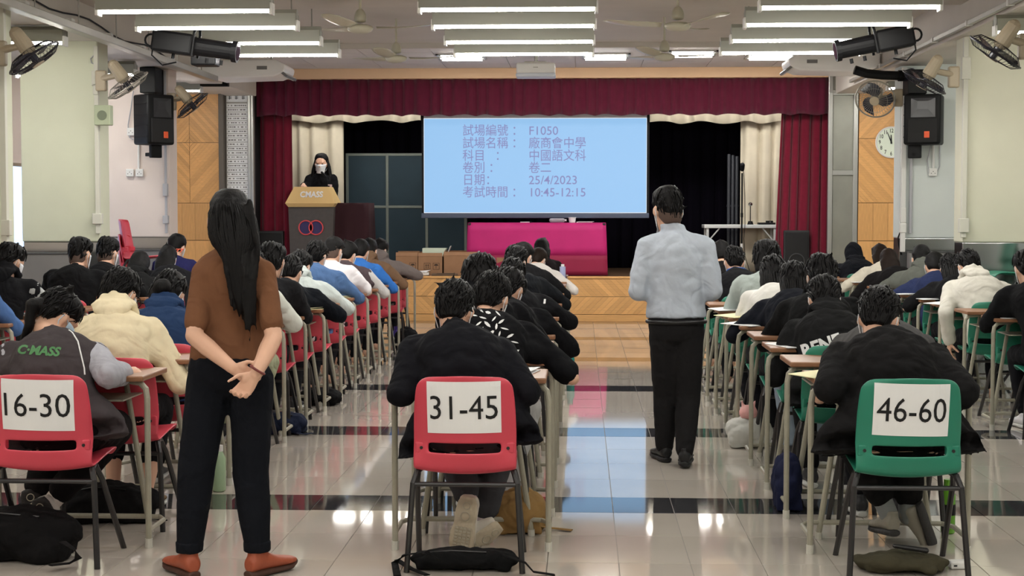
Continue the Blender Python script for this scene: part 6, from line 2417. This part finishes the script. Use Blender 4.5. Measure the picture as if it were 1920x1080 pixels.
cfg = dict(label='person walking up the aisle in a pale grey blue shirt and dark trousers', hair='fade', top='shirt', topc=(186, 194, 206), sleeve='rolled', legc=(44, 42, 44), legw=1.08, leglen=.97, vox=.011, bvox=.008, near=True, hvox=.008,
           shoec=(24, 24, 26), solec=(20, 20, 22), inf=.022, build=.94, wrinkle=.010, wscale=.10, f0=.09, waist=True, wtop=.13, strands=40, face=True, tufts=50, sc=1.0)
man = person(ml, J, cfg)
p = J['P'] - ml
g = G()
vs = [(p + Vector((math.cos(2 * math.pi * k / 32) * .168, math.sin(2 * math.pi * k / 32) * .124, .03))) for k in range(32)]
obj('belt', evaluate(G().tube(vs + vs[:1], .013, 8).mesh(), []), mat('belt_black', (20, 19, 20), rough=.4), man)

# woman at the lectern facing the hall
LD = 21.85
ll = Vector((at(601, 340, LD).x, LD, ZS))
Hh = at(602, 290, LD) - Vector((0, 0, .137))
J = dict(P=ll + Vector((0, 0, .88)), N=Hh + Vector((0, .055, -.135)), H=Hh, R=frame(math.pi, .12, 0), ctrl=ll + Vector((0, .02, 1.1)),
         S=[Hh + Vector((-.16, .05, -.20)), Hh + Vector((.16, .05, -.20))], E=[at(572, 356, LD - .10), at(626, 375, LD - .05)], W=[at(569, 346, LD - .40), at(612, 380, LD - .3)],
         hand=[(Vector((.1, -.9, -.3)), Vector((0, -.2, -1)), 1, .6), (Vector((-.3, -.9, 0)), Vector((0, 0, -1)), -1, .5)],
         hip=[ll + Vector((-.085, 0, .85)), ll + Vector((.085, 0, .85))], knee=[ll + Vector((-.09, -.02, .47)), ll + Vector((.09, -.02, .47))], ankle=[ll + Vector((-.09, .03, .085)), ll + Vector((.09, .03, .085))],
         toe=[Vector((-.1, -1, 0)), Vector((.1, -1, 0))], up=[Vector((0, 0, 1))] * 2, plat=(1, 0, 0))
cfg = dict(label='person with a white face mask and black jacket speaking at the lectern', hair='long', hlen=0.25, fall=(0, .12, -1), hback=.016, strands=0, hs=1.1, top='jacket', topc=(24, 24, 28), legc=(24, 24, 28), vox=.012, bvox=.010, near=True, hvox=.010, face=True, tufts=0, sc=1.06, inf=.018, build=.95)
lw = person(ll, J, cfg)
h = Hh - ll
g = G()
for s in (-1, 1):
    g.loft([(h + Vector((s * .080, .035, .06)), Vector((.024, 0, 0)), Vector((0, .05, 0))), (h + Vector((s * .106, .035, -.05)), Vector((.030, 0, 0)), Vector((0, .05, 0))),
            (h + Vector((s * .122, .02, -.16)), Vector((.034, 0, 0)), Vector((0, .04, 0))), (h + Vector((s * .118, -.03, -.27)), Vector((.028, 0, 0)), Vector((0, .025, 0)))], 12)
obj('hair_sides', remesh(g, .010, 3, .008, .05), M_HAIR, lw)
p = at(618, 350, LD - .14) - ll
obj('name_badge', G().bbox((p.x - .035, p.y - .004, p.z - .025), (p.x + .035, p.y + .004, p.z + .03), .003), mat('badge_pale', (228, 204, 206), rough=.5), lw)

# ================================================================== STACKED CHAIRS BY THE WALLS
for k, z in enumerate((0, .15, .30, .45, .60)):
    dup(CH_R, (-4.56, 15.25, z), -math.pi / 2 + .1 * (k == 4), 'red plastic chair in the stack by the left piers, %s' % ('bottom one', 'second from bottom', 'third from bottom', 'fourth from bottom', 'topmost')[k], 'stacked red chairs')
for k, z in enumerate((0, .17, .34, .51)):
    dup(CH_G, (4.04, 13.72, z), math.pi / 2, 'green plastic chair in the stack by the right pier, %s' % ('bottom one', 'second from bottom', 'third from bottom', 'topmost')[k], 'stacked green chairs')

# ================================================================== BAGS, BOTTLES ON THE FLOOR
def bag(lab, c, size, rgb, seed, nm='backpack', straps=(), zip_=True, extra=()):
    r = random.Random(seed)
    t = thing(nm, lab, 'bag', (c[0], c[1], 0), 0)
    sx, sy, sz = size
    g = G()
    g.ell((0, 0, sz * .45), (sx, 0, 0), (0, sy, 0), (0, 0, sz * .5), 16, 10)
    for k in range(7):
        x, y = r.uniform(-.6, .6) * sx, r.uniform(-.6, .6) * sy
        g.ell((x, y, sz * r.uniform(.25, .55)), (sx * r.uniform(.25, .5), 0, 0), (0, sy * r.uniform(.3, .5), 0), (0, 0, sz * r.uniform(.25, .45)), 12, 8)
    g.box((-sx * .8, -sy * .7, .004), (sx * .8, sy * .7, sz * .3))
    me = remesh(g, max(.009, sx / 28), 4, .03, .12)
    for v in me.vertices:
        v.co.z = max(v.co.z, .002)
    m = cloth(rgb)
    obj('bag_body', me, m, t)
    for pts in straps:
        q = []
        for i, p in enumerate(pts):
            q.append(Vector(p) - Vector((c[0], c[1], 0)))
        gg = G()
        rings = []
        for i, p in enumerate(q):
            tg = (q[min(i + 1, len(q) - 1)] - q[max(i - 1, 0)]).normalized()
            side = tg.cross(Vector((0, 0, 1)))
            side = side.normalized() if side.length > .1 else Vector((0, 1, 0))
            rings.append((p, side * .016, tg.cross(side) * .0035))
        obj('strap', gg.loft(rings, 8), m, t)
    if zip_:
        obj('zip', G().tube([(-sx * .7, -sy * .45, sz * .72), (-sx * .2, -sy * .55, sz * .86), (sx * .4, -sy * .5, sz * .80)], .004, 6), M_BLACKM, t)
    for nm2, gg, mm in extra:
        obj(nm2, gg, mm, t)
    return t


f = lambda x, y, z=0: floor_at(x, y, z)
c = f(40, 1045)
bag('black backpack lying on the floor at the lower left corner', c, (.27, .16, .24), (28, 27, 28), 1,
    straps=([f(95, 1060, .03), f(130, 1056, .02), f(147, 1047, .05), f(140, 1030, .12), f(118, 1016, .12)],),
    extra=(('side_bottle', G().cap((-.11, -.15, .10), (-.07, -.18, .06), .02, .018), M_WHITEP),))
c = f(870, 1066)
bag('flat black bag with loose straps under the chair marked 31-45', c, (.24, .10, .10), (24, 24, 26), 2, 'shoulder_bag',
    straps=([f(745, 1080, .01), f(740, 1055, .03), f(760, 1040, .08), f(800, 1035, .12), f(825, 1050, .08)], [f(940, 1040, .09), f(985, 1055, .06), f(1000, 1072, .02), f(1040, 1078, .005)],
            [f(745, 1050, .02), f(770, 1066, .01), f(800, 1078, .03)]))
c = f(1688, 1068)
bag('olive green drawstring pouch lying under the chair marked 46-60', c, (.20, .13, .085), (66, 62, 48), 3, 'pouch', zip_=False,
    extra=(('umbrella_handle', G().cap((-.03, -.03, .105), (.10, -.02, .085), .009, .012), M_BLACKM),))
c = f(205, 975)
bag('black sports bag on the floor before the charcoal jacket student', c, (.26, .15, .20), (32, 31, 32), 4, straps=([f(270, 972, .02), f(290, 972, .01), f(310, 976, .01)],))
c = f(975, 995)
bag('tan canvas bag on the floor beside the middle block chairs', c, (.13, .16, .22), (142, 112, 70), 5, 'canvas_bag', zip_=False, straps=([f(1005, 985, .03), f(1035, 990, .01), f(1072, 994, .008)],))
c = f(1405, 838)
bag('white and pink soft bag on the floor of the right block', c, (.16, .12, .22), (196, 196, 190), 6, 'soft_bag', zip_=False,
    extra=(('pink_toy', remesh(G().ell((-.01, -.02, .22), (.06, 0, 0), (0, .06, 0), (0, 0, .05)).cap((-.04, -.02, .25), (-.05, -.02, .29), .012, .008).cap((.02, -.02, .25), (.03, -.02, .29), .012, .008), .008, 2), cloth((222, 168, 164))),))
c = f(535, 812)
bag('navy bag on the floor right of the standing woman', c, (.16, .15, .16), (30, 36, 56), 7, straps=([f(555, 812, .02), f(572, 814, .01), f(585, 812, .006)],))
c = f(762, 655)
bag('black bag on the floor by the front left row near the stage', c, (.14, .18, .26), (30, 30, 32), 8)
c = f(1760, 720)
bag('dark bag on the floor among the far right chairs', c, (.18, .15, .24), (44, 42, 42), 9)
c = f(600, 757)
bag('black bag with strap on the floor under the left block desks', c, (.18, .2, .14), (26, 26, 28), 10, straps=([f(610, 752, .01), f(630, 752, .006), f(640, 751, .005)],))
c = f(1475, 952)
bag('dark blue bag hanging low beside the right block desk legs', c, (.08, .18, .3), (32, 36, 62), 11, zip_=False)


def bottle(lab, c, h, r, m, lidm, band=None):
    t = thing('water_bottle', lab, 'bottle', (c[0], c[1], 0))
    obj('body', evaluate(G().loft([((0, 0, .001), (r * .8, 0, 0), (0, r * .8, 0)), ((0, 0, .008), (r, 0, 0), (0, r, 0)), ((0, 0, h * .72), (r, 0, 0), (0, r, 0)), ((0, 0, h * .84), (r * .62, 0, 0), (0, r * .62, 0)), ((0, 0, h * .88), (r * .5, 0, 0), (0, r * .5, 0))], 18).mesh(), [('BEVEL', dict(width=.002, segments=1))]), m, t)
    obj('lid', G().cyl((0, 0, h * .87), (0, 0, h), r * .62, 18), lidm, t)
    if band:
        obj('band', G().cyl((0, 0, h * .35), (0, 0, h * .55), r * 1.02, 18), band, t)
    return t


M_BG = mat('bottle_mint', (170, 196, 160), rough=.25, spec=.6)
bottle('mint green water bottle with white lid beside the standing woman', f(411, 921), .245, .036, M_BG, M_WHITEP)
bottle('green glass bottle with black label behind the chair marked 46-60', f(1777, 1000), .25, .033, mat('bottle_green', (96, 156, 40), rough=.15, spec=.7), mat('bottle_green', (96, 156, 40)), M_BLACK)
bottle('purple water bottle on the floor at the front of the left block', f(743, 655), .25, .045, mat('bottle_purple', (70, 52, 130), rough=.2, spec=.6), mat('bottle_purple', (70, 52, 130)), M_WHITEP)
bottle('teal water bottle on the floor by the middle block desk legs', f(1069, 708), .24, .04, mat('bottle_teal', (40, 120, 112), rough=.2, spec=.6), mat('bottle_teal', (40, 120, 112)))
c = f(1797, 1066)
t = thing('charger_box', 'small white charger box on the floor right of the olive pouch', 'charger', (c.x, c.y, 0), .1)
obj('body', G().bbox((-.04, -.025, 0.001), (.04, .025, .035), .008), M_WHITEP, t)
obj('port', G().box((-.028, -.026, .014), (-.014, -.0245, .02)), M_BLACK, t)
# soft clear bottle standing on a front desk
p = at(1059, 520, 16.4)
t = thing('water_bottle', 'small pale bottle on the desk of the white shirt student', 'bottle', (COLX['C'] + .28, D0(12) + .6, .761))
obj('body', G().cyl((0, 0, 0), (0, 0, .15), .032, 14), mat('bottle_pale', (170, 176, 214), rough=.2), t)
obj('lid', G().cyl((0, 0, .15), (0, 0, .175), .018, 12), M_WHITEP, t)

bpy.data.scenes.remove(TMP)
# prototypes never used stay out
for o in (CH_R, CH_G, DESK0):
    if o.get('label') == 'x':
        for ch in list(o.children):
            bpy.data.objects.remove(ch)
        bpy.data.objects.remove(o)
